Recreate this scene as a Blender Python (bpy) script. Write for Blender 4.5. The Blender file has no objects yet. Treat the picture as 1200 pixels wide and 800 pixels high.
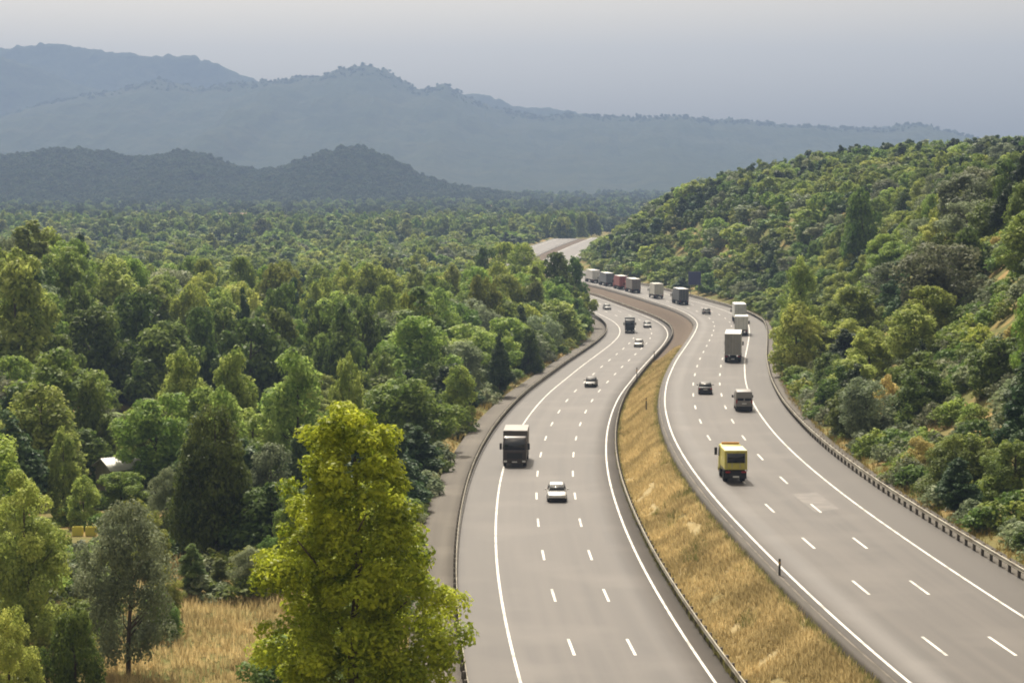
import bpy, bmesh, math, random
import numpy as np
from mathutils import Vector, Matrix

# ------------------------------------------------------------------ camera, sky, sun, exposure
SC = bpy.context.scene
COL = SC.collection
F = 2400.0                      # focal length in pixels of the 1200 px wide photograph
PITCH = math.atan(200.0 / F)    # horizon 200 px above the picture's centre
CP, SP = math.cos(PITCH), math.sin(PITCH)
ZC = 40.0                       # camera height above the valley floor
cam = bpy.data.cameras.new("camera")
cam.sensor_width = 36.0
cam.lens = 36.0 * F / 1200.0
cam.clip_start = 1.0
cam.clip_end = 30000.0
camo = bpy.data.objects.new("camera", cam)
COL.objects.link(camo)
camo.location = (0, 0, ZC)
camo.rotation_euler = (math.pi / 2 - PITCH, 0, 0)
SC.camera = camo

SUN_ELEV, SUN_AZ = math.radians(53), math.radians(-12)   # ahead of the camera, a little left
world = bpy.data.worlds.new("World")
SC.world = world
world.use_nodes = True
wn, wl = world.node_tree.nodes, world.node_tree.links
bg = wn["Background"]
sky = wn.new("ShaderNodeTexSky")
sky.sky_type = 'NISHITA'
sky.sun_disc = False
sky.sun_elevation = SUN_ELEV
sky.sun_rotation = SUN_AZ
sky.air_density = 1.0
sky.dust_density = 5.0
sky.ozone_density = 1.0
hs = wn.new("ShaderNodeHueSaturation")
hs.inputs["Saturation"].default_value = 0.12
wl.new(sky.outputs[0], hs.inputs["Color"])
wb = wn.new("ShaderNodeMix")            # warm white balance of the photograph
wb.data_type = 'RGBA'
wb.blend_type = 'MULTIPLY'
wb.inputs[0].default_value = 1.0
wb.inputs[7].default_value = (1.17, 1.02, 0.80, 1)
wl.new(hs.outputs[0], wb.inputs[6])
wl.new(wb.outputs[2], bg.inputs[0])
bg.inputs[1].default_value = 0.15

sl = bpy.data.lights.new("sun", 'SUN')
sl.energy = 5.0
sl.angle = math.radians(0.6)
sl.color = (1.0, 0.93, 0.82)
so = bpy.data.objects.new("sun", sl)
COL.objects.link(so)
sd = Vector((math.sin(SUN_AZ) * math.cos(SUN_ELEV), math.cos(SUN_AZ) * math.cos(SUN_ELEV), math.sin(SUN_ELEV)))
so.rotation_euler = sd.to_track_quat('Z', 'Y').to_euler()
so.location = (0, 0, 400)

SC.view_settings.view_transform = 'Standard'
SC.view_settings.look = 'None'
SC.view_settings.gamma = 1.0
SC.view_settings.exposure = 0.33
SC.render.engine = 'CYCLES'
cy = SC.cycles
cy.use_denoising = True
cy.max_bounces = 6
cy.diffuse_bounces = 3
cy.transmission_bounces = 3
cy.volume_bounces = 0
cy.transparent_max_bounces = 4
cy.filter_width = 1.9

random.seed(7)
RNG = np.random.default_rng(7)

# ------------------------------------------------------------------ helpers
def lin(r, g, b):
    f = lambda c: (c / 255 / 12.92) if c / 255 <= 0.04045 else ((c / 255 + 0.055) / 1.055) ** 2.4
    return (f(r), f(g), f(b), 1.0)

def mat(name, color, rough=0.8, metal=0.0, spec=0.5, noise=None, noise2=None, bump=None, coat=0.0):
    """procedural material: base colour broken up by one or two noises (scale, colour, lo, hi)"""
    m = bpy.data.materials.new(name)
    m.use_nodes = True
    n, l = m.node_tree.nodes, m.node_tree.links
    b = n["Principled BSDF"]
    b.inputs["Roughness"].default_value = rough
    b.inputs["Metallic"].default_value = metal
    b.inputs["Specular IOR Level"].default_value = spec
    b.inputs["Coat Weight"].default_value = coat
    c = tuple(color[:3]) + (1.0,)
    b.inputs["Base Color"].default_value = c
    tc = n.new("ShaderNodeTexCoord")
    prev = None
    for spec_ in (noise, noise2):
        if not spec_:
            continue
        sc, c2, lo, hi = spec_[:4]
        t = n.new("ShaderNodeTexNoise")
        t.inputs["Scale"].default_value = sc
        t.inputs["Detail"].default_value = 5
        l.new(tc.outputs["Object"], t.inputs["Vector"])
        r = n.new("ShaderNodeMapRange")
        r.inputs[1].default_value = lo
        r.inputs[2].default_value = hi
        l.new(t.outputs["Fac"], r.inputs[0])
        mx = n.new("ShaderNodeMix")
        mx.data_type = 'RGBA'
        l.new(r.outputs[0], mx.inputs[0])
        if prev is None:
            mx.inputs[6].default_value = c
        else:
            l.new(prev, mx.inputs[6])
        mx.inputs[7].default_value = tuple(c2[:3]) + (1.0,)
        prev = mx.outputs[2]
    if prev is not None:
        l.new(prev, b.inputs["Base Color"])
    if bump:
        t = n.new("ShaderNodeTexNoise")
        t.inputs["Scale"].default_value = bump[0]
        t.inputs["Detail"].default_value = 6
        l.new(tc.outputs["Object"], t.inputs["Vector"])
        bp = n.new("ShaderNodeBump")
        bp.inputs["Strength"].default_value = bump[1]
        bp.inputs["Distance"].default_value = bump[2]
        l.new(t.outputs["Fac"], bp.inputs["Height"])
        l.new(bp.outputs[0], b.inputs["Normal"])
    return m

def leaf_mat(name, c1, c2, trans=0.35, var=0.35, rough=0.55, hue=(0.490, 0.535)):
    """leaf: two tones picked leaf by leaf, tone varied tree by tree, light shining through"""
    m = bpy.data.materials.new(name)
    m.use_nodes = True
    n, l = m.node_tree.nodes, m.node_tree.links
    b = n["Principled BSDF"]
    b.inputs["Roughness"].default_value = rough
    b.inputs["Specular IOR Level"].default_value = 0.12
    at = n.new("ShaderNodeAttribute")
    at.attribute_name = "tint"
    mx = n.new("ShaderNodeMix")
    mx.data_type = 'RGBA'
    mx.inputs[6].default_value = tuple(c1) + (1,)
    mx.inputs[7].default_value = tuple(c2) + (1,)
    l.new(at.outputs["Fac"], mx.inputs[0])
    oi = n.new("ShaderNodeObjectInfo")
    mr = n.new("ShaderNodeMapRange")
    mr.inputs[3].default_value = 1 - var
    mr.inputs[4].default_value = 1 + var
    l.new(oi.outputs["Random"], mr.inputs[0])
    hv = n.new("ShaderNodeHueSaturation")
    l.new(mr.outputs[0], hv.inputs["Value"])
    mr2 = n.new("ShaderNodeMath")
    mr2.operation = 'MULTIPLY'
    mr2.inputs[1].default_value = 7.31
    l.new(oi.outputs["Random"], mr2.inputs[0])
    fr = n.new("ShaderNodeMath")
    fr.operation = 'FRACT'
    l.new(mr2.outputs[0], fr.inputs[0])
    mr3 = n.new("ShaderNodeMapRange")
    mr3.inputs[3].default_value = hue[0]
    mr3.inputs[4].default_value = hue[1]
    l.new(fr.outputs[0], mr3.inputs[0])
    l.new(mr3.outputs[0], hv.inputs["Hue"])
    l.new(mx.outputs[2], hv.inputs["Color"])
    l.new(hv.outputs[0], b.inputs["Base Color"])
    tr = n.new("ShaderNodeBsdfTranslucent")
    l.new(hv.outputs[0], tr.inputs["Color"])
    ms = n.new("ShaderNodeMixShader")
    ms.inputs[0].default_value = trans
    l.new(b.outputs[0], ms.inputs[1])
    l.new(tr.outputs[0], ms.inputs[2])
    l.new(ms.outputs[0], n["Material Output"].inputs[0])
    return m

def mesh_np(name, verts, faces_flat, nper, mats, smooth=False, mat_idx=None, tint=None):
    """mesh from numpy arrays, all faces having nper corners"""
    me = bpy.data.meshes.new(name)
    verts = np.asarray(verts, np.float32)
    fl = np.asarray(faces_flat, np.int32).ravel()
    nf = len(fl) // nper
    me.vertices.add(len(verts))
    me.vertices.foreach_set("co", verts.ravel())
    me.loops.add(len(fl))
    me.loops.foreach_set("vertex_index", fl)
    me.polygons.add(nf)
    me.polygons.foreach_set("loop_start", np.arange(0, nf * nper, nper, dtype=np.int32))
    for m in (mats if isinstance(mats, (list, tuple)) else [mats]):
        me.materials.append(m)
    if mat_idx is not None:
        me.polygons.foreach_set("material_index", np.asarray(mat_idx, np.int32))
    if smooth:
        me.polygons.foreach_set("use_smooth", np.ones(nf, bool))
    if tint is not None:
        a = me.attributes.new("tint", 'FLOAT', 'FACE')
        a.data.foreach_set("value", np.asarray(tint, np.float32))
    me.update(calc_edges=True)
    return me

def link(name, data, parent=None, loc=None):
    o = bpy.data.objects.new(name, data)
    COL.objects.link(o)
    if parent is not None:
        o.parent = parent
    if loc is not None:
        o.location = loc
    return o

def tag(o, label=None, cat=None, group=None, kind=None):
    if label: o["label"] = label
    if cat: o["category"] = cat
    if group: o["group"] = group
    if kind: o["kind"] = kind
    return o

def grid_mesh(name, P, m, smooth=True):
    """P: (rows, cols, 3)"""
    R, C = P.shape[:2]
    i = np.arange(R * C).reshape(R, C)
    q = np.stack([i[:-1, :-1], i[:-1, 1:], i[1:, 1:], i[1:, :-1]], -1)
    return mesh_np(name, P.reshape(-1, 3), q, 4, m, smooth)

def vnoise(x, y, seed=0):
    x = np.asarray(x, float); y = np.asarray(y, float)
    xi = np.floor(x).astype(np.int64); yi = np.floor(y).astype(np.int64)
    xf = x - xi; yf = y - yi
    def h(a, b):
        n = (a * 374761393 + b * 668265263 + seed * 974711) & 0x7fffffff
        n = ((n ^ (n >> 13)) * 1274126177) & 0x7fffffff
        return ((n ^ (n >> 16)) & 0xffff) / 65535.0
    u = xf * xf * (3 - 2 * xf); v = yf * yf * (3 - 2 * yf)
    return (h(xi, yi) * (1 - u) + h(xi + 1, yi) * u) * (1 - v) + (h(xi, yi + 1) * (1 - u) + h(xi + 1, yi + 1) * u) * v

def fbm(x, y, oct=4, seed=0):
    s = 0; a = 0.5
    for k in range(oct):
        s = s + a * vnoise(np.asarray(x) * 2 ** k, np.asarray(y) * 2 ** k, seed + k * 17)
        a *= 0.5
    return s - 0.47

def sstep(x, a, b):
    t = np.clip((np.asarray(x, float) - a) / (b - a), 0, 1)
    return t * t * (3 - 2 * t)

def proj(X, Y, Z):
    Z = Z - ZC
    c = Y * CP - Z * SP
    return 600 + F * X / c, 400 - F * (Y * SP + Z * CP) / c

# ------------------------------------------------------------------ alignment of the motorway (depth along Y)
def smooth_tab(tab, lo=-400, hi=1600, w=22.0):
    a = np.array(tab, float)
    ys = np.arange(lo, hi, 2.0)
    v = np.interp(ys, a[:, 0], a[:, 1])
    s0 = (a[1, 1] - a[0, 1]) / (a[1, 0] - a[0, 0]); s1 = (a[-1, 1] - a[-2, 1]) / (a[-1, 0] - a[-2, 0])
    v = np.where(ys < a[0, 0], a[0, 1] + s0 * (ys - a[0, 0]), v)
    v = np.where(ys > a[-1, 0], a[-1, 1] + s1 * (ys - a[-1, 0]), v)
    k = np.exp(-0.5 * (np.arange(-40, 41) * 2.0 / w) ** 2); k /= k.sum()
    v = np.convolve(np.pad(v, 40, mode='edge'), k, 'valid')
    return lambda d: np.interp(d, ys, v)

zl = smooth_tab([(60, 13.5), (111, 12.5), (178, 10.7), (308, 7.5), (430, 4.6), (500, 3.6), (700, 3.0), (1100, 3.0)], w=30)
zr = smooth_tab([(60, 16.4), (140, 14.8), (240, 12.5), (290, 11.4), (400, 8.7), (500, 6.4), (600, 5.0), (700, 4.2), (1000, 3.6), (1100, 3.6)], w=30)
LRx = smooth_tab([(60, 14.6), (85, 12.4), (108, 11.0), (122, 10.2), (144, 9.4), (166, 9.1), (192, 9.25), (215, 9.9), (241, 11.2), (267, 13.1), (294, 15.6), (349, 22.3),
                  (414, 30.8), (442, 33.9), (470, 35.4), (495, 35.0), (515, 33.4), (542, 30.3), (596, 24.2), (640, 16.5), (700, 6.5), (760, 3), (830, 5), (890, 10), (950, 16), (1010, 22.5), (1080, 31)], w=9)
RLx = smooth_tab([(60, 22.3), (96, 18.9), (105, 18.2), (125, 17.1), (140, 16.5), (158, 15.9), (183, 15.75), (206, 16.2), (229, 17.3), (245, 18.3), (274, 20.8), (314, 25.2), (365, 31.7),
                  (400, 36.0), (430, 39.2), (455, 40.4), (480, 40.6), (506, 39.6), (559, 35.2), (612, 29.4), (646, 24.0), (700, 14.5), (760, 11), (830, 13), (890, 18), (950, 24), (1010, 30.5), (1080, 39)], w=9)

def cosl(fn, Y):
    dx = (fn(Y + 2.0) - fn(Y - 2.0)) / 4.0
    return 1.0 / np.sqrt(1 + dx * dx)

LANE = 3.5
def L_off(Y, w):           # w metres to the right of the left carriageway's median-side line
    return LRx(Y) + w / cosl(LRx, Y)
def R_off(Y, w):           # w metres to the right of the right carriageway's median-side line
    return RLx(Y) + w / cosl(RLx, Y)
L_OUT, R_OUT = -10.5 - 3.0, 10.5 + 3.4       # outer pavement edges

# ------------------------------------------------------------------ terrain
def ground(X, Y):
    X = np.asarray(X, float); Y = np.asarray(Y, float)
    Zl, Zr = zl(Y), zr(Y)
    a0 = L_off(Y, L_OUT - 3.2)
    m0 = L_off(Y, 1.4); m1 = R_off(Y, -1.5)
    b0 = R_off(Y, R_OUT + 0.8)
    # left: a short embankment, then wood floor falling with the valley, knoll at far left
    q = np.maximum(a0 - X, 0)
    left = Zl - 0.15 - 2.6 * sstep(q, 0, 9) - 3.0 * sstep(Y, 420, 800) * sstep(q, 5, 60)
    left = left + 15 * sstep(-X, 42, 100) * np.exp(-((Y - 330) / 110.0) ** 2)
    left = left + 2.2 * fbm(X / 38, Y / 38, 3, 3) * sstep(q, 4, 25)
    # right: cut slope and wooded ridge
    r = np.maximum(X - b0, 0)
    Hc = 36 * (1 - sstep(Y, 700, 1250)) * (0.55 + 0.45 * sstep(Y, 60, 240))
    rise = Hc * (0.62 * sstep(r, 1.0, 42) + 0.38 * sstep(r, 15, 95)) + 0.05 * np.maximum(r - 70, 0) * (1 - sstep(Y, 800, 1200)) * (1 - sstep(r, 200, 600))
    right = Zr - 0.1 + rise + 3.0 * fbm(X / 30, Y / 30, 3, 9) * sstep(r, 4, 25)
    # middle
    t = np.clip((X - m0) / np.maximum(m1 - m0, 0.5), 0, 1)
    mid = Zl * (1 - t) + Zr * t - 1.3
    z = np.where(X < a0, left, np.where(X > b0, right, mid))
    # far plain
    far = sstep(Y, 1120, 1350)
    z = z * (1 - far) + far * (0.0 + 1.5 * fbm(X / 120, Y / 120, 3, 5))
    side = sstep(np.abs(X - 20), 300, 900)
    z = z * (1 - side) + side * np.minimum(z, 12)
    return z

def spaced(lo, hi, f0, f1, step, grow):
    v = list(np.arange(f0, f1 + 0.01, step))
    s, x = step, f1
    while x < hi:
        s *= grow; x += s; v.append(min(x, hi))
    s, x = step, f0
    while x > lo:
        s *= grow; x -= s; v.insert(0, max(x, lo))
    return np.array(v)

gx = spaced(-4300, 4300, -130, 170, 2.5, 1.12)
gy = spaced(-250, 6650, 40, 1150, 3.5, 1.10)
GX, GY = np.meshgrid(gx, gy)
GZ = ground(GX, GY)
m_ground = mat("dry_scrub_soil", (0.16, 0.14, 0.055), 1.0, spec=0.1,
               noise=(0.06, (0.10, 0.115, 0.035), 0.42, 0.58), noise2=(0.3, (0.29, 0.205, 0.085), 0.48, 0.66), bump=(1.5, 0.5, 0.3))
g = link("ground", grid_mesh("ground", np.stack([GX, GY, GZ], -1), m_ground))
tag(g, kind="structure")

# ------------------------------------------------------------------ road surfaces
def road_mat(name, c, dark, light, rough):
    m = bpy.data.materials.new(name)
    m.use_nodes = True
    n, l = m.node_tree.nodes, m.node_tree.links
    b = n["Principled BSDF"]
    b.inputs["Roughness"].default_value = rough
    b.inputs["Specular IOR Level"].default_value = 0.36
    uv = n.new("ShaderNodeUVMap")
    # u metres across, v metres along; long streaks of wear in each wheel track
    mp = n.new("ShaderNodeMapping")
    mp.inputs["Scale"].default_value = (0.9, 0.018, 1)
    l.new(uv.outputs[0], mp.inputs[0])
    t = n.new("ShaderNodeTexNoise")
    t.inputs["Scale"].default_value = 1.0
    t.inputs["Detail"].default_value = 4
    l.new(mp.outputs[0], t.inputs["Vector"])
    r = n.new("ShaderNodeMapRange"); r.inputs[1].default_value = 0.38; r.inputs[2].default_value = 0.66
    l.new(t.outputs["Fac"], r.inputs[0])
    mx = n.new("ShaderNodeMix"); mx.data_type = 'RGBA'
    mx.inputs[6].default_value = c + (1,); mx.inputs[7].default_value = dark + (1,)
    l.new(r.outputs[0], mx.inputs[0])
    t2 = n.new("ShaderNodeTexNoise"); t2.inputs["Scale"].default_value = 0.12; t2.inputs["Detail"].default_value = 6
    l.new(uv.outputs[0], t2.inputs["Vector"])
    r2 = n.new("ShaderNodeMapRange"); r2.inputs[1].default_value = 0.5; r2.inputs[2].default_value = 0.75
    l.new(t2.outputs["Fac"], r2.inputs[0])
    mx2 = n.new("ShaderNodeMix"); mx2.data_type = 'RGBA'
    l.new(mx.outputs[2], mx2.inputs[6]); mx2.inputs[7].default_value = light + (1,)
    l.new(r2.outputs[0], mx2.inputs[0])
    t3 = n.new("ShaderNodeTexNoise"); t3.inputs["Scale"].default_value = 9; t3.inputs["Detail"].default_value = 3
    l.new(uv.outputs[0], t3.inputs["Vector"])
    r3 = n.new("ShaderNodeMapRange"); r3.inputs[3].default_value = 0.82; r3.inputs[4].default_value = 1.18
    l.new(t3.outputs["Fac"], r3.inputs[0])
    hv = n.new("ShaderNodeHueSaturation")
    l.new(r3.outputs[0], hv.inputs["Value"]); l.new(mx2.outputs[2], hv.inputs["Color"])
    l.new(hv.outputs[0], b.inputs["Base Color"])
    bp = n.new("ShaderNodeBump"); bp.inputs["Strength"].default_value = 0.25; bp.inputs["Distance"].default_value = 0.02
    t4 = n.new("ShaderNodeTexNoise"); t4.inputs["Scale"].default_value = 25
    l.new(uv.outputs[0], t4.inputs["Vector"]); l.new(t4.outputs["Fac"], bp.inputs["Height"])
    l.new(bp.outputs[0], b.inputs["Normal"])
    return m

m_road = road_mat("worn_asphalt", (0.072, 0.062, 0.0535), (0.052, 0.045, 0.039), (0.094, 0.082, 0.071), 0.56)
m_shoulder = road_mat("shoulder_asphalt", (0.054, 0.046, 0.038), (0.043, 0.036, 0.030), (0.074, 0.063, 0.052), 0.57)
m_verge = road_mat("verge_concrete", (0.095, 0.082, 0.064), (0.074, 0.063, 0.049), (0.13, 0.113, 0.09), 0.85)
m_wall_shade = road_mat("shaded_wall_concrete", (0.062, 0.052, 0.041), (0.046, 0.039, 0.03), (0.085, 0.071, 0.056), 0.8)  # retaining wall concrete, the shade on its face put into the colour
m_paint = mat("road_paint", (0.62, 0.60, 0.55), 0.6, noise=(0.7, (0.30, 0.28, 0.25), 0.45, 0.72))

def strip(name, xf, zf, w0, w1, lift0, lift1, m, y0, y1, parent=None, step=3.0, ncol=2, skirt=0.0, wave=0.0):
    ys = np.arange(y0, y1 + 0.01, step)
    ws = np.linspace(w0, w1, ncol)
    lf = np.linspace(lift0, lift1, ncol)
    cols = [(w, l) for w, l in zip(ws, lf)]
    if skirt:
        cols = [(w0, lift0 - skirt)] + cols + [(w1, lift1 - skirt)]
    P = np.zeros((len(ys), len(cols), 3))
    for k, (w, l) in enumerate(cols):
        ww = w + (wave * fbm(ys / 9.0, ys * 0 + k, 3, 31) if wave else 0)
        P[:, k] = np.stack([xf(ys) + ww / cosl(xf, ys), ys, zf(ys) + l], -1)
    me = grid_mesh(name, P, m, smooth=not skirt)
    uv = me.uv_layers.new(name="UVMap")
    R, C = P.shape[:2]
    idx = np.empty(len(me.loops), np.int32); me.loops.foreach_get("vertex_index", idx)
    d = np.concatenate([[0], np.cumsum(np.hypot(np.diff(P[:, 0, 0]), np.diff(P[:, 0, 1])))])
    U = np.tile(np.array([c[0] for c in cols]), R); V = np.repeat(d, C)
    uv.data.foreach_set("uv", np.stack([U[idx], V[idx]], -1).astype(np.float32).ravel())
    o = link(name, me, parent)
    return o

Y0, Y1 = 10, 1120
road_l = tag(strip("carriageway_left", LRx, zl, L_OUT, 1.3, 0.0, 0.0, m_road, Y0, Y1, skirt=0.7, ncol=6), kind="structure")
road_r = tag(strip("carriageway_right", RLx, zr, -0.55, R_OUT, 0.0, 0.0, m_road, Y0, Y1, skirt=0.7, ncol=6), kind="structure")
strip("hard_shoulder", LRx, zl, L_OUT, -10.5, 0.004, 0.004, m_shoulder, Y0, Y1, road_l)
strip("hard_shoulder", RLx, zr, 10.5, R_OUT, 0.004, 0.004, m_shoulder, Y0, Y1, road_r)
rw = strip("retaining_wall", RLx, zr, -1.0, -0.70, -0.95, 0.0, m_wall_shade, Y0, 640, None, ncol=3, skirt=0.3)
tag(rw, "low dark concrete retaining wall between the grass median and right carriageway", "wall")
strip("coping", RLx, zr, -0.70, -0.56, 0.004, 0.004, mat("coping_concrete", (0.15, 0.13, 0.105), 0.9, noise=(0.6, (0.09, 0.078, 0.06), 0.42, 0.6)), Y0, 640, rw, skirt=0.2)
verge = tag(strip("verge_strip_left", LRx, zl, L_OUT - 3.0, L_OUT - 0.02, -0.1, -0.06, m_verge, Y0, 640, ncol=4, skirt=0.4, wave=0.12), kind="structure")
verge2 = tag(strip("verge_strip_right", RLx, zr, R_OUT + 0.02, R_OUT + 1.5, -0.04, 0.1, m_verge, Y0, 640, ncol=3, skirt=0.4, wave=0.25), kind="structure")
# median bank of earth under the dry grass
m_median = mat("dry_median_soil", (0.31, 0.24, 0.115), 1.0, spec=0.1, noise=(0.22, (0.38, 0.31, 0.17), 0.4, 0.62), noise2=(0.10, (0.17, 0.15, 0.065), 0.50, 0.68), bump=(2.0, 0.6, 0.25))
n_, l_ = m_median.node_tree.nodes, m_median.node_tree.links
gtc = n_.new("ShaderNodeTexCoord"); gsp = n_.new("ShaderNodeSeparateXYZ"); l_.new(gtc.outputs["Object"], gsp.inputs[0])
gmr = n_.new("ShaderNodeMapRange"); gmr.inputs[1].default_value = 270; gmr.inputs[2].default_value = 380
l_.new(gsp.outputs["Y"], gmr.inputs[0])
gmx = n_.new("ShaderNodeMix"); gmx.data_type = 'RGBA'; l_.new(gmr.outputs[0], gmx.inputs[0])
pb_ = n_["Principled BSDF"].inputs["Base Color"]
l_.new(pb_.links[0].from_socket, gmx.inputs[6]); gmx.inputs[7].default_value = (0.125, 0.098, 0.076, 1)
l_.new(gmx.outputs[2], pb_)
ys = np.arange(Y0, Y1, 3.0)
NC = 14
P = np.zeros((len(ys), NC, 3))
for k in range(NC):
    t = k / (NC - 1)
    xa, xb = L_off(ys, 1.25), R_off(ys, -0.93)
    P[:, k, 0] = xa * (1 - t) + xb * t
    P[:, k, 1] = ys
    za, zb = zl(ys) - 0.02, zr(ys) - 0.72
    s = t * t * (3 - 2 * t)
    P[:, k, 2] = za * (1 - s) + zb * s + 0.28 * fbm(P[:, k, 0] / 2.2, ys / 2.2, 3, 12) * math.sin(math.pi * t)
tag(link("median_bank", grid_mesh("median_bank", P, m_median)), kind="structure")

# painted lines: edge lines, and every dash of the lane lines
for par, xf, zf, a, b in ((road_l, LRx, zl, -10.5, 0.0), (road_r, RLx, zr, 0.0, 10.5)):
    for w in (a, b):
        strip("edge_line", xf, zf, w - 0.085, w + 0.085, 0.009, 0.009, m_paint, Y0, Y1, par, step=2.0)
def arc_positions(xf, y0, y1, start, period):
    ys = np.arange(y0, y1, 0.5)
    d = np.concatenate([[0], np.cumsum(np.hypot(np.diff(xf(ys)), np.diff(ys)))])
    out = []
    k = start
    while k < d[-1] - 6:
        out.append((np.interp(k, d, ys), np.interp(k + 4.6, d, ys)))
        k += period
    return out
for par, xf, zf, ws, st in ((road_l, LRx, zl, (-7.0, -3.5), 6.0), (road_r, RLx, zr, (3.5, 7.0), 9.0)):
    for wi, w in enumerate(ws):
        for (ya, yb) in arc_positions(xf, 60, 700, st, 16.6):
            v = []
            for y in (ya, yb):
                for s in (-0.085, 0.085):
                    v.append((float(xf(y) + (w + s) / cosl(xf, y)), float(y), float(zf(y)) + 0.009))
            me = mesh_np("lane_dash", v, [[0, 1, 3, 2]], 4, m_paint)
            link("lane_dash", me, par)
# pale repair patch near the right carriageway's outer lane
v = [(float(R_off(y, w)), y, float(zr(y)) + 0.006) for y, w in ((152, 6.6), (153.5, 8.7), (163, 8.6), (162, 6.4))]
link("repair_patch", mesh_np("repair_patch", v, [[0, 1, 2, 3]], 4, mat("patch_asphalt", (0.115, 0.098, 0.086), 0.6, noise=(0.8, (0.078, 0.068, 0.058), 0.38, 0.58))), road_r)

# ------------------------------------------------------------------ guard rails
m_steel = mat("galvanised_steel", (0.36, 0.335, 0.27), 0.6, 0.25, noise=(0.5, (0.20, 0.17, 0.125), 0.45, 0.65))
m_post = mat("weathered_post", (0.10, 0.085, 0.065), 0.8, 0.2, noise=(3, (0.06, 0.05, 0.04), 0.45, 0.7))
def box_verts(x0, x1, y0, y1, z0, z1):
    v = [(x0, y0, z0), (x1, y0, z0), (x1, y1, z0), (x0, y1, z0), (x0, y0, z1), (x1, y0, z1), (x1, y1, z1), (x0, y1, z1)]
    f = [[3, 2, 1, 0], [4, 5, 6, 7], [0, 1, 5, 4], [1, 2, 6, 5], [2, 3, 7, 6], [3, 0, 4, 7]]
    return v, f
def guard_rail(label, xf, zf, w, side, y0, y1):
    """side: +1 when the traffic is at larger x"""
    root = link("guard_rail", None, None, (float(xf(y0) + w / cosl(xf, y0)), y0, float(zf(y0))))
    tag(root, label, "guard rail", "steel guard rails along the motorway")
    ox, oy, oz = root.location
    prof = [(0, .46), (.045, .50), (.045, .55), (0, .60), (0, .64), (.045, .69), (.045, .74), (0, .78), (-.02, .78), (.02, .72), (.02, .69), (-.02, .64), (-.02, .60), (.02, .55), (.02, .50), (-.02, .46)]
    ys = np.arange(y0, y1, 2.0)
    P = np.zeros((len(ys), len(prof) + 1, 3))
    for k, (dx, dz) in enumerate(prof + prof[:1]):
        P[:, k] = np.stack([xf(ys) + (w + side * dx) / cosl(xf, ys) - ox, ys - oy, zf(ys) + dz - oz], -1)
    link("rail_beam", grid_mesh("rail_beam", P, m_steel, smooth=False), root)
    pv, pf = box_verts(-.09, .09, -.08, .08, -.7, .80)
    pm = mesh_np("guard_post", pv, pf, 4, m_post)
    y = y0 + 0.7
    while y < y1 - 1:
        c = float(cosl(xf, y))
        o = link("guard_post", pm, root)
        o.location = (float(xf(y) + (w - side * 0.11) / c) - ox, y - oy, float(zf(y)) - oz)
        y += 2.05 * c
    return root
guard_rail("steel guard rail on posts along the left edge of the left carriageway", LRx, zl, L_OUT + 0.05, 1, 50, 640)
guard_rail("steel guard rail on posts between the left carriageway and the dry grass median", LRx, zl, 1.05, -1, 50, 640)
guard_rail("steel guard rail on posts below the wooded slope right of the road", RLx, zr, R_OUT - 0.05, -1, 50, 640)

# ------------------------------------------------------------------ vehicles
def paint(name, c, rough=0.45, coat=0.08):
    return mat(name, c, rough, 0.0, coat=coat, noise=(1.1, tuple(x * 0.72 for x in c[:3]), 0.5, 0.8))
M_GLASS = mat("dark_glass", (0.012, 0.014, 0.016), 0.08, spec=0.6)
M_RUBBER = mat("tyre_rubber", (0.018, 0.017, 0.016), 0.9)
M_RIM = mat("wheel_metal", (0.35, 0.35, 0.35), 0.4, 0.7)
M_BLACK = mat("black_plastic", (0.02, 0.019, 0.018), 0.7)
M_RED = mat("tail_light_red", (0.35, 0.015, 0.01), 0.3)
M_LAMP = mat("headlight_lens", (0.75, 0.75, 0.72), 0.15)
M_PLATE = mat("number_plate_white", (0.7, 0.7, 0.66), 0.5)
M_FRAME = mat("chassis_black", (0.03, 0.028, 0.026), 0.8)

def rring(y, hw, z0, z1, r=0.12, top=1.0, n=3):
    """rounded-rectangle section at y; top: width factor of the upper edge"""
    pts = []
    for cx, cz, a0 in ((1, 0, -90), (1, 1, 0), (-1, 1, 90), (-1, 0, 180)):
        for k in range(n + 1):
            a = math.radians(a0 + 90 * k / n)
            w = hw * (top if cz else 1.0)
            x = cx * (w - r) + r * math.cos(a)
            z = (z1 - r if cz else z0 + r) + r * math.sin(a)
            pts.append((x, y, z))
    return pts
def loft(name, rings, m, parent, smooth=True):
    me = bpy.data.meshes.new(name)
    bm = bmesh.new()
    rv = [[bm.verts.new(p) for p in r] for r in rings]
    n = len(rings[0])
    for a, b in zip(rv[:-1], rv[1:]):
        for k in range(n):
            bm.faces.new((a[k], a[(k + 1) % n], b[(k + 1) % n], b[k]))
    bm.faces.new(rv[0]); bm.faces.new(rv[-1])
    bmesh.ops.recalc_face_normals(bm, faces=bm.faces)
    bm.to_mesh(me); bm.free()
    me.materials.append(m)
    if smooth:
        for p in me.polygons: p.use_smooth = len(p.vertices) == 4
    return link(name, me, parent)
def bbox(name, x0, x1, y0, y1, z0, z1, m, parent, bev=0.02):
    me = bpy.data.meshes.new(name)
    bm = bmesh.new()
    v, f = box_verts(x0, x1, y0, y1, z0, z1)
    vv = [bm.verts.new(p) for p in v]
    for q in f: bm.faces.new([vv[i] for i in q])
    if bev:
        bmesh.ops.bevel(bm, geom=bm.edges[:], offset=min(bev, 0.4 * min(x1 - x0, y1 - y0, z1 - z0)), segments=2, affect='EDGES')
    bmesh.ops.recalc_face_normals(bm, faces=bm.faces)
    bm.to_mesh(me); bm.free()
    me.materials.append(m)
    return link(name, me, parent)
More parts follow.
